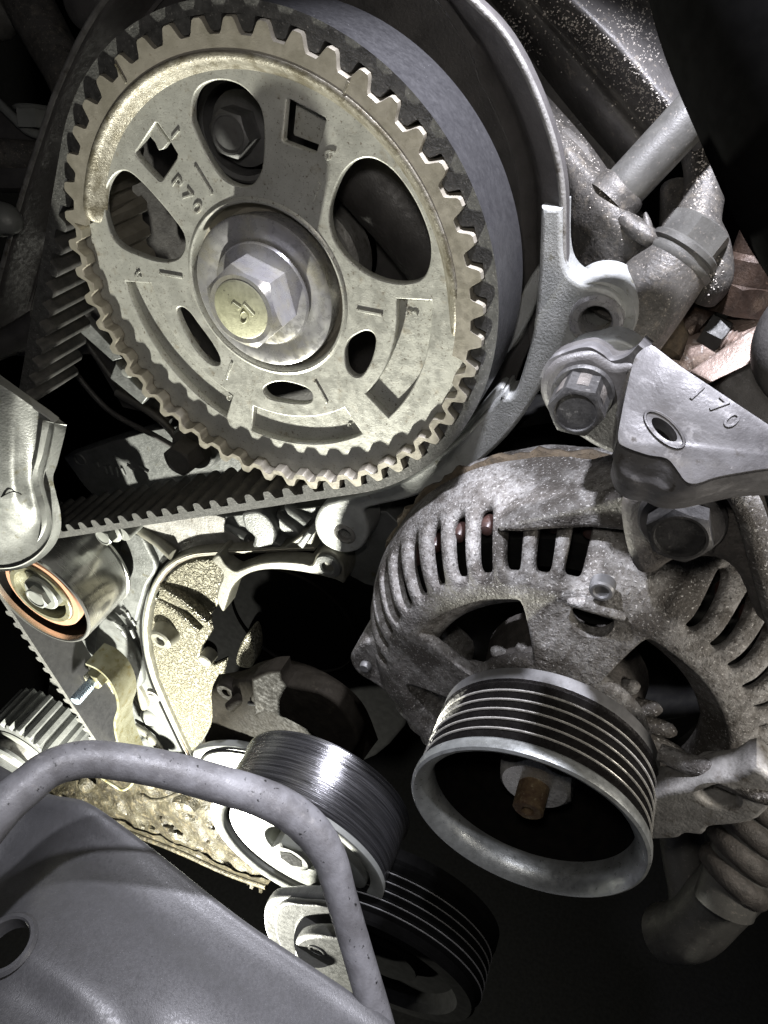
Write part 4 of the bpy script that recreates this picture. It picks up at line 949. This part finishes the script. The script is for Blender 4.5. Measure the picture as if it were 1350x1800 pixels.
# ================================================================== crank pulley, bottom, its shade put into the near-black colour
CPX = Vector((-40.7, 104, -303.0)); cpo = Vector((CPX.x, 0, CPX.z))
cp = thing('crank_pulley', 'dark grooved crank pulley with its shade in the colour below the pale faced pulley', 'pulley', CPX)
RC = 39.0
g2 = [(RC - 9, 97), (RC - 8, 94), (RC - 2.5, 94), (RC - 1.5, 95)]
y = 96.0
for k in range(6):
    g2 += [(RC - 2.3, y + 1.2), (RC - 2.3, y + 1.9), (RC - 0.15, y + 3.0), (RC, y + 3.12), (RC - 0.15, y + 3.24)]; y += 3.25
for k in range(5): lathe('rib_crest', yl([(RC - .25, 99.25 + 3.25 * k - .3), (RC + .12, 99.25 + 3.25 * k - .15), (RC + .12, 99.25 + 3.25 * k), (RC - .25, 99.25 + 3.25 * k + .15)], 0), cpo, m_greysteel, cp, n=128)
lathe('grooved_rim', yl(g2 + [(RC - 1, y + 1), (RC + 0.5, y + 2), (RC + 0.5, y + 6), (RC - 6, y + 7)], 0), cpo, m_foam_shade, cp, n=180, smooth=25)
lathe('damper_face', yl([(RC - 9, 97), (RC - 11, 100), (RC - 24, 100), (RC - 25, 97), (0, 97)], 0), cpo, m_foam_shade, cp, n=120)
# lever of the tensioner, lower centre
lv = thing('tensioner_lever', 'grey stepped tensioner lug below the pale faced pulley, crossed by the hose', 'lug', P(540, 1630, 88))
prism('rear_lug', sm(px([(462, 1610), (472, 1585), (498, 1578), (560, 1578), (610, 1590), (620, 1690), (560, 1700), (500, 1680), (470, 1650)], 91), 3), 91, 96, m_lug, lv, bev=1.6, res=3)
prism('middle_lug', sm(px([(482, 1612), (496, 1590), (530, 1590), (610, 1610), (620, 1720), (540, 1700), (505, 1680), (486, 1650)], 88), 3), 88, 90.5, m_lug, lv, bev=1.0, res=3)
prism('front_lug', sm(px([(516, 1668), (524, 1652), (550, 1646), (600, 1650), (640, 1665), (640, 1750), (560, 1735), (524, 1710)], 80), 3), 80, 85, m_lug, lv, bev=1.6, res=3)
tube('bush', [P(562, 1630, 92), P(562, 1650, 85)], [9, 9], m_lug, lv, n=32, sub=1)
q = P(556, 1672, 79.8)
lathe('lug_hole', [(0, -2), (2.2, -1.5), (2.4, 0.3), (3.2, 0.3), (3.6, -1)], Vector((q.x, 80, q.z)), m_lug, lv, n=24)
# ================================================================== cast bracket at the left edge
lb_ = thing('idler_cover', 'pale grey cast cover wedge at the left edge over the idler', 'cover', P(40, 850, 138))
def lr(pts): return [P(a, b, y) for a, b, y in pts]
lrails = [
    lr([(97, 742, 152), (95, 765, 152), (86, 810, 152), (78, 842, 152), (84, 872, 152), (92, 905, 152), (92, 935, 152), (80, 965, 152), (55, 988, 152), (20, 1001, 152), (-40, 1002, 152)]),
    lr([(97, 742, 139), (94, 765, 138), (85, 810, 137), (77, 842, 137), (83, 872, 137), (91, 905, 137), (91, 935, 137), (78, 964, 137), (53, 986, 137), (18, 999, 137), (-40, 1000, 137)]),
    lr([(93, 744, 138.4), (89, 766, 137.3), (79, 810, 136.3), (71, 842, 136.3), (77, 873, 136.3), (85, 905, 136.3), (85, 934, 136.3), (73, 959, 136.3), (49, 980, 136.3), (15, 993, 136.3), (-40, 994, 136.3)]),
    lr([(72, 726, 138.4), (66, 760, 137.4), (58, 806, 136.4), (52, 842, 136.3), (58, 874, 136.3), (64, 900, 136.3), (62, 922, 136.3), (50, 942, 136.3), (31, 956, 136.3), (5, 966, 136.4), (-40, 968, 136.5)]),
    lr([(42, 704, 136.4), (38, 748, 135), (34, 800, 133), (34, 842, 132.5), (38, 870, 132.5), (42, 890, 133), (39, 905, 133), (29, 917, 133.5), (13, 928, 133.5), (-10, 934, 134), (-45, 938, 135)]),
    lr([(16, 686, 135), (14, 740, 132.4), (14, 798, 130.4), (16, 842, 129.6), (18, 864, 129.6), (18, 880, 129.6), (14, 890, 130.4), (8, 898, 130.6), (-4, 904, 131.4), (-24, 910, 132), (-50, 914, 132)]),
    lr([(-40, 650, 134), (-40, 720, 131), (-40, 790, 129), (-40, 840, 128), (-40, 858, 128), (-40, 868, 128), (-42, 874, 129), (-44, 880, 129), (-48, 884, 130), (-52, 888, 130), (-55, 890, 131)])]
loft('cast_face', lrails, m_alucover, lb_, su=5, sv=5, thick=3.5, rag=0.25, ragscale=0.2)
slab('top_flange', [P(-40, 642, 136), P(96, 740, 138.8), P(95, 746, 138), P(-40, 651, 135)], Vector((0.2, 2.2, 0.3)), m_alucover, lb_, bev=0.5)
tube('crack', [P(2, 874, 129.0), P(16, 866, 129.0), P(28, 865, 130.6), (P(42, 872, 133.5))], 0.2, m_black, lb_, n=6)
# ================================================================== angled bracket with stamped marks
br = thing('angle_bracket', 'dull steel angle bracket with a hole and faint 170 stamping', 'bracket', P(1200, 740, 118))
FB = [(1112, 632, 124), (1147, 607, 123)]
o0 = P(1147, 607, 124); o1 = P(1085, 775, 110); o2 = P(1352, 800, 112)
nrm = (o1 - o0).cross(o2 - o0).normalized()
if nrm.dot(o0) > 0: nrm = -nrm
def onpl(a, b, off=0.0):
    d = ray(a, b); return d * ((o0 + nrm * off).dot(nrm) / d.dot(nrm))
fo_ = [(1114, 634), (1124, 618), (1140, 608), (1152, 610), (1200, 646), (1290, 706), (1400, 782), (1400, 815), (1330, 826), (1262, 838), (1225, 850), (1205, 846), (1190, 826), (1172, 806), (1140, 800), (1100, 786), (1086, 772), (1092, 730), (1102, 680)]
ho_ = [(1144 + 24 + 25 * math.cos(t) * .86 - 12 * math.sin(t) * .5, 755 + 12 * math.sin(t) * .9 + 25 * math.cos(t) * .72) for t in [2 * math.pi * i / 24 for i in range(24)]]
slab('plate', [onpl(*p) for p in catmull([Vector(p) for p in fo_], 3, True)], -nrm * 5.0, m_brsteel, br, bev=1.1, holes=[[onpl(*p) for p in ho_]])
fold = [(1086, 776), (1100, 790), (1140, 803), (1172, 810), (1190, 830), (1205, 850), (1226, 853), (1262, 841), (1330, 829), (1402, 818)]
k1 = [onpl(*p) - nrm * 1.2 for p in fold]
low = [(1082, 800), (1094, 832), (1120, 848), (1150, 852), (1172, 862), (1196, 866), (1226, 864), (1262, 856), (1330, 842), (1402, 838)]
k2 = [onpl(*p) - nrm * 3.5 + FW * 1 for p in low]
k0 = [p - nrm * 3 for p in k1]
loft('folded_edge', [[p + nrm * 0.6 for p in k1], [a.lerp(b, 0.5) + nrm * 0.5 for a, b in zip(k1, k2)], k2, [p - nrm * 8 for p in k2]], m_brsteel, br, su=4, sv=4, thick=3, rag=0.4, ragscale=0.15)
side = [(1114, 634), (1102, 680), (1092, 730), (1085, 774)]
loft('left_return', [[onpl(*p) - nrm * 0.6 for p in side], [onpl(a - 4, b + 2) - nrm * 9 for a, b in side]], m_brsteel, br, su=4, sv=2, thick=3)
ua = (onpl(1285, 760) - onpl(1200, 690)).normalized(); va = nrm.cross(ua)
if va.dot(UP) < 0: va = -va
for txt, a in (('1', (1206, 694)), ('7', (1243, 716)), ('0', (1266, 742))):
    glyphs3(txt, onpl(*a, off=0.02), ua, va, nrm, 4.2, m_brsteel, br, 0.16)
for r in (1.5,):
    tube('hole_ring', [onpl(1168 + (x - 1168) * 1.55, 755 + (y - 755) * 1.55, 0.05) for x, y in ho_], 0.3, m_brsteel, br, n=6, sub=1, closed=True)
# copper cylinder visible in hole left out; black eared plate with large bolt
lobe = thing('mount_plate', 'black eared mounting plate with a large worn bolt beside the angle bracket', 'bracket', P(1020, 710, 138))
lo = [(948, 692), (953, 660), (975, 634), (1010, 622), (1040, 620), (1062, 632), (1080, 642), (1105, 640), (1118, 650), (1102, 700), (1092, 760), (1086, 800), (1050, 790), (1020, 772), (985, 752), (962, 726)]
prism('plate', sm(px(lo, 134), 3), 134, 142, m_plastic, lobe, bev=1.6, res=3)
lip = [(952, 668), (965, 642), (995, 626), (1035, 616), (1062, 628), (1078, 640), (1105, 632), (1125, 612)]
loft('upper_lip', [[P(a - 3, b - 6, 135) for a, b in lip], [P(a + 3, b - 13, 137) for a, b in lip], [P(a + 11, b - 23, 145) for a, b in lip]], m_brsteel, lobe, su=5, sv=4, thick=2)
q = P(1012, 724, 126)
lathe('bolt_shank', [(5.0, -9), (5.0, -1)], Vector((q.x, 127, q.z)), m_altdark, lobe, n=32)
hexhead('bolt_head', Vector((q.x, 134, q.z)), YN, 5.6, 8.5, m_blackbolt, lobe, rot=0.5, dish=0.35, chamfer=0.22)
lathe('bolt_washer', [(0, .6), (6.0, .6), (6.3, .2), (6.4, -1)], Vector((q.x, 133.6, q.z)), m_blackbolt, lobe, n=40)
# light gasket web behind
prism('gasket_web', sm(px([(985, 640), (1010, 612), (1045, 604), (1075, 596), (1105, 604), (1128, 625), (1110, 650), (1080, 650), (1050, 640)], 158), 3), 158, 166, m_frame, lobe, bev=0.6)

# ================================================================== upper right: valve cover, head, pipes
vc = thing('valve_cover', 'dark grey valve cover with a dusty raised ridge, upper right', 'cover', D(1050, 120, 205))
vr = [
    [D(780, -90, 226), D(862, 0, 224), D(960, 140, 222), D(1070, 275, 220), D(1120, 330, 220)],
    [D(815, -90, 214), D(880, -10, 212), D(975, 112, 210), D(1085, 238, 208), D(1150, 310, 208)],
    [D(850, -90, 207), D(905, -15, 206), D(1000, 95, 205), D(1100, 212, 204), D(1170, 290, 204)],
    [D(868, -90, 208), D(920, -20, 206), D(1018, 88, 205), D(1120, 205, 205), D(1185, 280, 205)],
    [D(895, -90, 196), D(950, -20, 195), D(1045, 72, 194), D(1140, 180, 194), D(1215, 270, 194)],
    [D(930, -90, 191), D(985, -20, 190), D(1072, 62, 189), D(1162, 165, 189), D(1240, 255, 189)],
    [D(965, -90, 193), D(1020, -20, 192), D(1100, 55, 192), D(1185, 150, 192), D(1265, 240, 192)],
    [D(1010, -90, 201), D(1060, -20, 200), D(1135, 45, 200), D(1215, 135, 200), D(1295, 225, 200)],
    [D(1060, -90, 205), D(1120, -20, 205), D(1185, 35, 205), D(1260, 110, 205), D(1340, 200, 205)],
    [D(1180, -90, 208), D(1230, -20, 208), D(1290, 20, 208), D(1360, 90, 208), D(1420, 170, 208)]]
loft('shell', vr, m_vc, vc, su=8, sv=7, thick=3)
slab('lower_flange', [D(800, -70, 226), D(880, 10, 224), D(960, 125, 222), D(1092, 300, 219), D(1078, 322, 221), D(945, 160, 224), D(860, 40, 226), D(780, -40, 228)], FW * 6, m_vc, vc, bev=0.6)
# dust grains lying along the ridge (real flakes)
def flakes(name, label, lines, count, spread, size, lift=0.6, bm_obj=None):
    V = []; Fc = []
    from mathutils.bvhtree import BVHTree
    dg = bpy.context.evaluated_depsgraph_get()
    src = []
    for o in bm_obj:
        b0 = len(src)
    vs, fs = [], []
    for o in bm_obj:
        mw = wloc(o); k = len(vs)
        vs += [v.co / S + mw for v in o.data.vertices]; fs += [tuple(i + k for i in p.vertices) for p in o.data.polygons]
    T = BVHTree.FromPolygons(vs, fs)
    for _ in range(count):
        ln, wd = random.choice(lines)
        i = random.randrange(len(ln) - 1); f = random.random()
        a, b = ln[i], ln[i + 1]
        x = a[0] + (b[0] - a[0]) * f + random.gauss(0, wd); y_ = a[1] + (b[1] - a[1]) * f + random.gauss(0, wd)
        h = T.ray_cast(Vector((0, 0, 0)), ray(x, y_).normalized())
        if h[0] is None: continue
        p, nn_ = h[0], h[1]
        if nn_.dot(p) > 0: nn_ = -nn_
        sz = size * random.uniform(0.35, 1.0) * (1.6 if random.random() < 0.08 else 1)
        u = nn_.orthogonal().normalized(); v2 = nn_.cross(u); r0 = random.uniform(0, 6.28)
        c = p + nn_ * sz * 0.2; base = len(V); m_ = 5
        for q_ in range(m_):
            t = r0 + 2 * math.pi * q_ / m_; rr = sz * random.uniform(0.45, 1)
            V.append(c + (u * math.cos(t) + v2 * math.sin(t)) * rr - nn_ * sz * 0.25)
        V.append(c + nn_ * sz * random.uniform(0.3, 0.9))
        for q_ in range(m_): Fc.append((base + q_, base + (q_ + 1) % m_, base + m_))
    me = bpy.data.meshes.new('m'); me.from_pydata([tuple(v) for v in V], [], Fc); me.update()
    o = link(name, me, m_dust, None, 0); tag(o, label, 'dust', kind='stuff'); return o
shell = [o for o in vc.children if o.name.startswith('shell')]
flakes('dust', 'pale sand grains lying along the valve cover ridge', [([(930, -10), (1000, 40), (1060, 90), (1110, 140), (1150, 185), (1165, 205)], 11), ([(930, -10), (1000, 40), (1060, 90), (1110, 140), (1150, 185), (1165, 205)], 14), ([(960, 10), (1030, 60), (1090, 115), (1160, 190)], 30), ([(1080, 0), (1120, 40), (1150, 100)], 22), ([(870, 20), (930, 90)], 16)], 1400, 1, 0.42, bm_obj=shell)
# casting under the cover: water outlet with pipe
hd = thing('cylinder_head', 'grimy cylinder head casting with a round boss right of the belt cover', 'engine', D(1100, 430, 190))
loft('casting', [
    [D(955, 160, 212), D(1030, 245, 210), D(1085, 320, 208), D(1130, 375, 206), D(1165, 410, 206), D(1215, 450, 210)],
    [D(958, 200, 200), D(1012, 262, 194), D(1062, 320, 189), D(1106, 368, 187), D(1142, 405, 187), D(1180, 445, 193)],
    [D(966, 235, 197), D(1006, 295, 191), D(1050, 352, 186.5), D(1092, 400, 185.5), D(1128, 436, 186.5), D(1158, 470, 192)],
    [D(978, 290, 198), D(1004, 345, 193), D(1040, 405, 190), D(1078, 455, 190), D(1110, 492, 191), D(1138, 520, 195)],
    [D(986, 370, 201), D(1004, 420, 198), D(1032, 470, 197), D(1064, 515, 196), D(1094, 552, 197), D(1120, 580, 199)],
    [D(990, 480, 206), D(1008, 515, 205), D(1034, 552, 204), D(1062, 590, 203), D(1090, 622, 203), D(1116, 650, 205)]],
    m_dusty, hd, su=8, sv=8, thick=5, rag=1.3, ragscale=0.09)
pb0, pb1 = D(1092, 585, 193), D(1187, 462, 187)
tube('round_boss', [pb0, pb0.lerp(pb1, .5), pb1], [11.2, 10.6, 9.6], m_dusty, hd, n=40, sub=2)
axb = (pb1 - pb0).normalized()
lathe('boss_ring', [(9.6, -1), (10.2, 0), (10.2, 0.8), (8.6, 1.2), (8.6, 2.4), (9.4, 2.8), (9.4, 4.2), (8.6, 4.8), (0, 4.8)], pb1, m_dustpipe, hd, axis=axb, n=48)
hexhead('boss_bolt', pb1 + axb * 4.8, axb, 8.6, 6.5, m_dustpipe, hd, rot=0.5, dish=0.4)
tube('clamp_ear', [D(1095, 385, 186), D(1118, 405, 184), D(1142, 420, 183), D(1150, 422, 184)], [2.4, 2.2, 2.0, 0.8], m_dusty, hd, n=14)
tube('clamp_finger', [D(1138, 412, 183), D(1137, 392, 183), D(1134, 374, 183)], [1.6, 1.2, 0.4], m_dusty, hd, n=10)
pax = (D(1215, 203, 182) - D(1082, 345, 190)).normalized()
lathe('pipe_collar', [(5.9, 1.6), (6.7, 1.4), (7.1, 0.5), (7.3, -1.5), (7.8, -4)], D(1090, 337, 190), m_dusty, hd, axis=pax, n=40)
tube('hose_barb', [D(1122, 402, 184), D(1140, 412, 183), D(1148, 420, 184)], [2.2, 1.8, 0.9], m_dusty, hd, n=14)
slab('cast_window', [D(968, 225, 199), D(1000, 222, 199), D(1040, 262, 197), D(1045, 290, 196), D(1020, 300, 196)], FW * 4, m_dusty, hd, bev=0.8)
wp = tube('water_pipe', [D(1082, 345, 190), D(1105, 322, 188), D(1215, 203, 182), D(1300, 110, 177)], [5.9, 5.9, 5.9, 5.9], m_dustpipe, None, n=40, sub=4)
tag(wp, 'straight dusty grey metal pipe angled between casting and black hose', 'pipe')
flakes('dust', 'brown dust patches lying on the cylinder head casting', [([(965, 205), (1010, 240), (1050, 300)], 14), ([(1000, 270), (1060, 330), (1110, 380), (1150, 420)], 16), ([(1105, 540), (1140, 580)], 22)], 500, 1, 0.32, bm_obj=[o for o in hd.children if o.name.startswith('casting')])
rp_ = tube('ribbed_hose', [D(1225, 245, 196), D(1240, 300, 196), D(1235, 350, 196), D(1225, 400, 194), D(1245, 440, 190), D(1250, 490, 190), D(1235, 525, 194)], [5, 5.6, 5.6, 6.2, 5.6, 5.4, 4], m_dusty, None, n=24)
tag(rp_, 'dust flecked dark hose curving behind the boss bolt', 'hose')
tube('hose_shoulder', [D(1190, 330, 202), D(1185, 390, 200), D(1175, 440, 198)], [4.5, 4, 3.5], m_dusty, hd, n=16)
flakes('dust', 'white dust flecks stuck on the dark curving hose', [([(1232, 270), (1238, 320), (1225, 380), (1235, 410), (1250, 470), (1240, 510)], 11)], 420, 1, 0.45, bm_obj=[rp_])
# tarnished fittings at the right edge
ft = thing('brass_fitting', 'tarnished brown hex fitting at the right edge beside pinkish pipes', 'fitting', D(1300, 520, 196))
fa = (D(1335, 420, 190) - D(1285, 560, 200)).normalized()
hexhead('hex_collar', D(1288, 548, 200), fa, 9.0, 8, m_brown, ft, rot=0.2)
lathe('neck', [(7.5, 0), (7.2, 6), (5.5, 7.5), (5.2, 22)], D(1288, 548, 200) + fa * 8, m_brown, ft, axis=fa, n=36)
pk = thing('sensor_nut', 'small pale hex nut on a reddish threaded stub, right of the boss', 'nut', D(1255, 590, 200))
pa = (D(1275, 605, 200) - D(1205, 570, 203)).normalized()
tube('red_stub', [D(1198, 578, 204), D(1222, 562, 203), D(1240, 572, 202)], [4.5, 5.0, 4.5], m_brown, pk, n=20)
hexhead('nut', D(1238, 578, 201), pa, 5.2, 6.0, m_lug, pk, rot=0.2)
th = []
for k in range(8): th += [(3.9, k * 1.1), (3.3, k * 1.1 + .55)]
lathe('thread', th, D(1252, 586, 200) + pa * 3, m_copper, pk, axis=pa, n=24)
cpip = tube('copper_pipe', [D(1180, 640, 210), D(1215, 620, 208), D(1262, 622, 205), D(1320, 580, 202), D(1390, 520, 200)], [7.5, 8.5, 7, 7, 7], m_copper, None, n=28)
tag(cpip, 'pinkish pipe elbow behind the upper edge of the angle bracket', 'pipe')
stp = slab('pale_strap', [D(1250, 672, 190), D(1215, 652, 196), D(1350, 560, 190), D(1400, 560, 186), D(1400, 600, 186)], FW * 3, m_copper, None, bev=0.6)
tag(stp, 'pale flat strap slanting up to the right edge behind the angle bracket', 'strap')
gr = tube('tan_stub', [D(1168, 560, 206), D(1170, 590, 205), D(1158, 625, 204)], [6, 6.5, 6.0], m_clay, None, n=20)
tag(gr, 'crusty tan stub just above the corner of the angle bracket', 'stub')
bl = tube('rubber_boot', [D(1420, 520, 178), D(1378, 585, 176), D(1374, 645, 178), D(1400, 710, 182)], [6, 6.5, 6.5, 4], m_plastic, None, n=24)
tag(bl, 'bluish grey rubber boot cut by the right edge', 'boot')
dk = slab('dark_block', [D(1260, 680, 200), D(1330, 610, 196), D(1420, 620, 194), D(1420, 860, 200), D(1330, 820, 205)], FW * 10, m_plastic, None, bev=1.5)
tag(dk, 'dark plastic block in shade behind the angle bracket at the right edge', 'block')
# near black hose, top right
nh = tube('black_intake_hose', [D(1295, -140, 120), D(1332, 0, 120), D(1408, 150, 120), D(1482, 300, 120), D(1552, 450, 121), D(1610, 700, 123)], [15.5, 15.5, 16.5, 17, 16, 13], m_foam_shade, None, n=48)
tag(nh, 'big unlit black hose bulging in from the upper right corner', 'hose')

# ================================================================== lower right pipes
lp1 = tube('rusty_pipe', [D(1195, 1440, 232), D(1200, 1490, 230), D(1212, 1550, 228), D(1222, 1600, 227), D(1232, 1640, 228)], [6.8, 6.8, 7.0, 7.2, 6.0], m_dustpipe, None, n=32)
tag(lp1, 'dull brown pipe running down from the alternator foot', 'pipe')
lp2 = tube('lower_pipe', [D(1170, 1640, 236), D(1215, 1630, 226), D(1260, 1585, 218), D(1320, 1520, 210), D(1400, 1430, 204)], [9, 9.5, 9.5, 9.5, 9.5], m_dustpipe, None, n=36)
tag(lp2, 'dark metal pipe rising to the right edge at lower right', 'pipe')
fl = thing('corrugated_hose', 'ribbed metallic hose at the right edge below the alternator foot', 'hose', D(1320, 1460, 200))
A_, B_ = D(1290, 1540, 203), D(1350, 1370, 200)
for k in range(5):
    c = A_.lerp(B_, k / 4.0); d_ = (B_ - A_).normalized()
    tilt_ = (d_ + RT * 0.5).normalized()
    fm = frame(c, tilt_)
    ring = [fm @ Vector((7.4 * math.cos(2 * math.pi * i / 20), 7.4 * math.sin(2 * math.pi * i / 20), 0)) for i in range(20)]
    tube('ring', ring, 3.4, m_altdark, fl, n=14, sub=1, closed=True)
tube('core', [A_ - (B_ - A_) * .3, A_, B_, B_ + (B_ - A_)], 8.2, m_dustpipe, fl, n=28)

# ================================================================== top left bits
tp1 = tube('rubber_pipe', [D(0, -140, 232), D(40, -20, 230), D(80, 60, 228), D(118, 130, 226), D(150, 210, 224)], [8, 8, 7.5, 7, 6.5], m_dusty, None, n=28)
tag(tp1, 'dark dusty pipe slanting down behind the cover at the top left', 'pipe')
pc = slab('steel_bracket', [D(-40, 150, 240), D(0, 185, 238), D(50, 228, 236), D(75, 236, 235), D(75, 250, 235), D(60, 330, 236), D(-40, 330, 240)], FW * 4, m_plastic, None, bev=0.5)
tag(pc, 'dark plate with a bright folded top edge at the left edge', 'bracket')
pe = tube('bright_edge', [D(-30, 155, 236), D(5, 188, 234), D(48, 229, 232), D(78, 238, 231)], 1.5, m_tface, pc, n=8, sub=3)
hb = thing('hex_nut', 'pale flanged nut standing left of the timing cover edge', 'nut', D(68, 215, 232))
na = (UP * 0.95 + RT * 0.05 - FW * 0.35).normalized()
hexhead('nut', D(66, 228, 232), na, 6.2, 6.0, m_tface, hb, rot=0.5, dish=0)
lathe('nut_rim', [(4, 6.6), (6.0, 6.6), (6.8, 6.0), (6.0, 5.2)], D(66, 228, 232), m_tface, hb, axis=na, n=32)
lt = tube('left_tube', [D(-60, 270, 242), D(30, 276, 240), D(90, 280, 238)], 5.5, m_dusty, None, n=24)
tag(lt, 'dark horizontal tube behind the timing cover at the left edge', 'tube')
pw = tube('pale_stub', [D(-40, 385, 232), D(0, 385, 232), D(18, 392, 232), D(24, 400, 234)], [5.5, 5.5, 4.8, 2], m_tface, None, n=24)
tag(pw, 'pale rounded stub poking in at the left edge beside the belt', 'stub')
lk = tube('lower_stub', [D(-60, 620, 270), D(10, 600, 268), D(70, 566, 266)], [5, 5, 5], m_plastic, None, n=24)
tag(lk, 'dark tube end at the left edge behind the belt run', 'tube')
tlw = tube('white_stub', [D(-40, 30, 240), D(10, 30, 240), D(30, 36, 240)], [7, 6.5, 3], m_dustpipe, None, n=24)
tag(tlw, 'grey rounded stub in the extreme top left corner', 'stub')

# ================================================================== dark engine bay behind everything
wall = slab('engine_bay_wall', [Vector((-900, 520, -1100)), Vector((700, 520, -1100)), Vector((700, 520, 700)), Vector((-900, 520, 700))], Vector((0, 20, 0)), m_foam_shade, None, bev=0)
wall['kind'] = 'structure'; wall['label'] = 'dark back wall of the engine bay'

fl_ = slab('engine_bay_floor', [Vector((-900, -150, -760)), Vector((700, -150, -760)), Vector((700, 520, -760)), Vector((-900, 520, -760))], Vector((0, 0, -20)), m_foam_shade, None, bev=0)
fl_['kind'] = 'structure'; fl_['label'] = 'dark floor of the engine bay'
sw_ = slab('engine_bay_side', [Vector((-900, -150, -760)), Vector((-900, 520, -760)), Vector((-900, 520, 700)), Vector((-900, -150, 700))], Vector((-20, 0, 0)), m_foam_shade, None, bev=0)
sw_['kind'] = 'structure'; sw_['label'] = 'dark side wall of the engine bay'

# ================================================================== sub-parts: hang small pieces on the part they belong to
def base_name(o): return o.name.split('.')[0]
def nest(th_, part, names):
    kids = list(th_.children)
    p = next((k for k in kids if base_name(k) == part), None)
    if p is None: return
    for k in kids:
        if k is not p and base_name(k) in names: k.parent = p
nest(pul, 'bolt_head', ('bolt_face', 'stamped_bar', 'stamped_ring', 'bolt_flange'))
nest(pul, 'disc', ('stamped_letter', 'timing_mark', 'slot_floor', 'window_floor', 'window_tab'))
nest(tp_, 'hex_boss', ('hex_socket',))
nest(ap, 'grooved_rim', ('rib_crest',)); nest(ap, 'shaft_end', ('shaft_hole',))
nest(cp, 'grooved_rim', ('rib_crest',))
nest(alt, 'mounting_ear', ('ear_bolt', 'ear_bolt_washer', 'ear_edge')); nest(alt, 'side_lug', ('lug_bolt_end', 'lug_recess'))
nest(alt, 'front_housing', ('screw', 'screw_pad', 'cast_ridge'))
nest(blk, 'cast_pocket', ('pocket_rib', 'pocket_boss', 'boss_hole', 'dowel_pin')); nest(blk, 'upper_plate', ('cast_mark', 'date_ring'))
nest(br, 'plate', ('stamped_letter', 'hole_ring'))
nest(lobe, 'plate', ('bolt_head', 'bolt_washer', 'bolt_shank'))
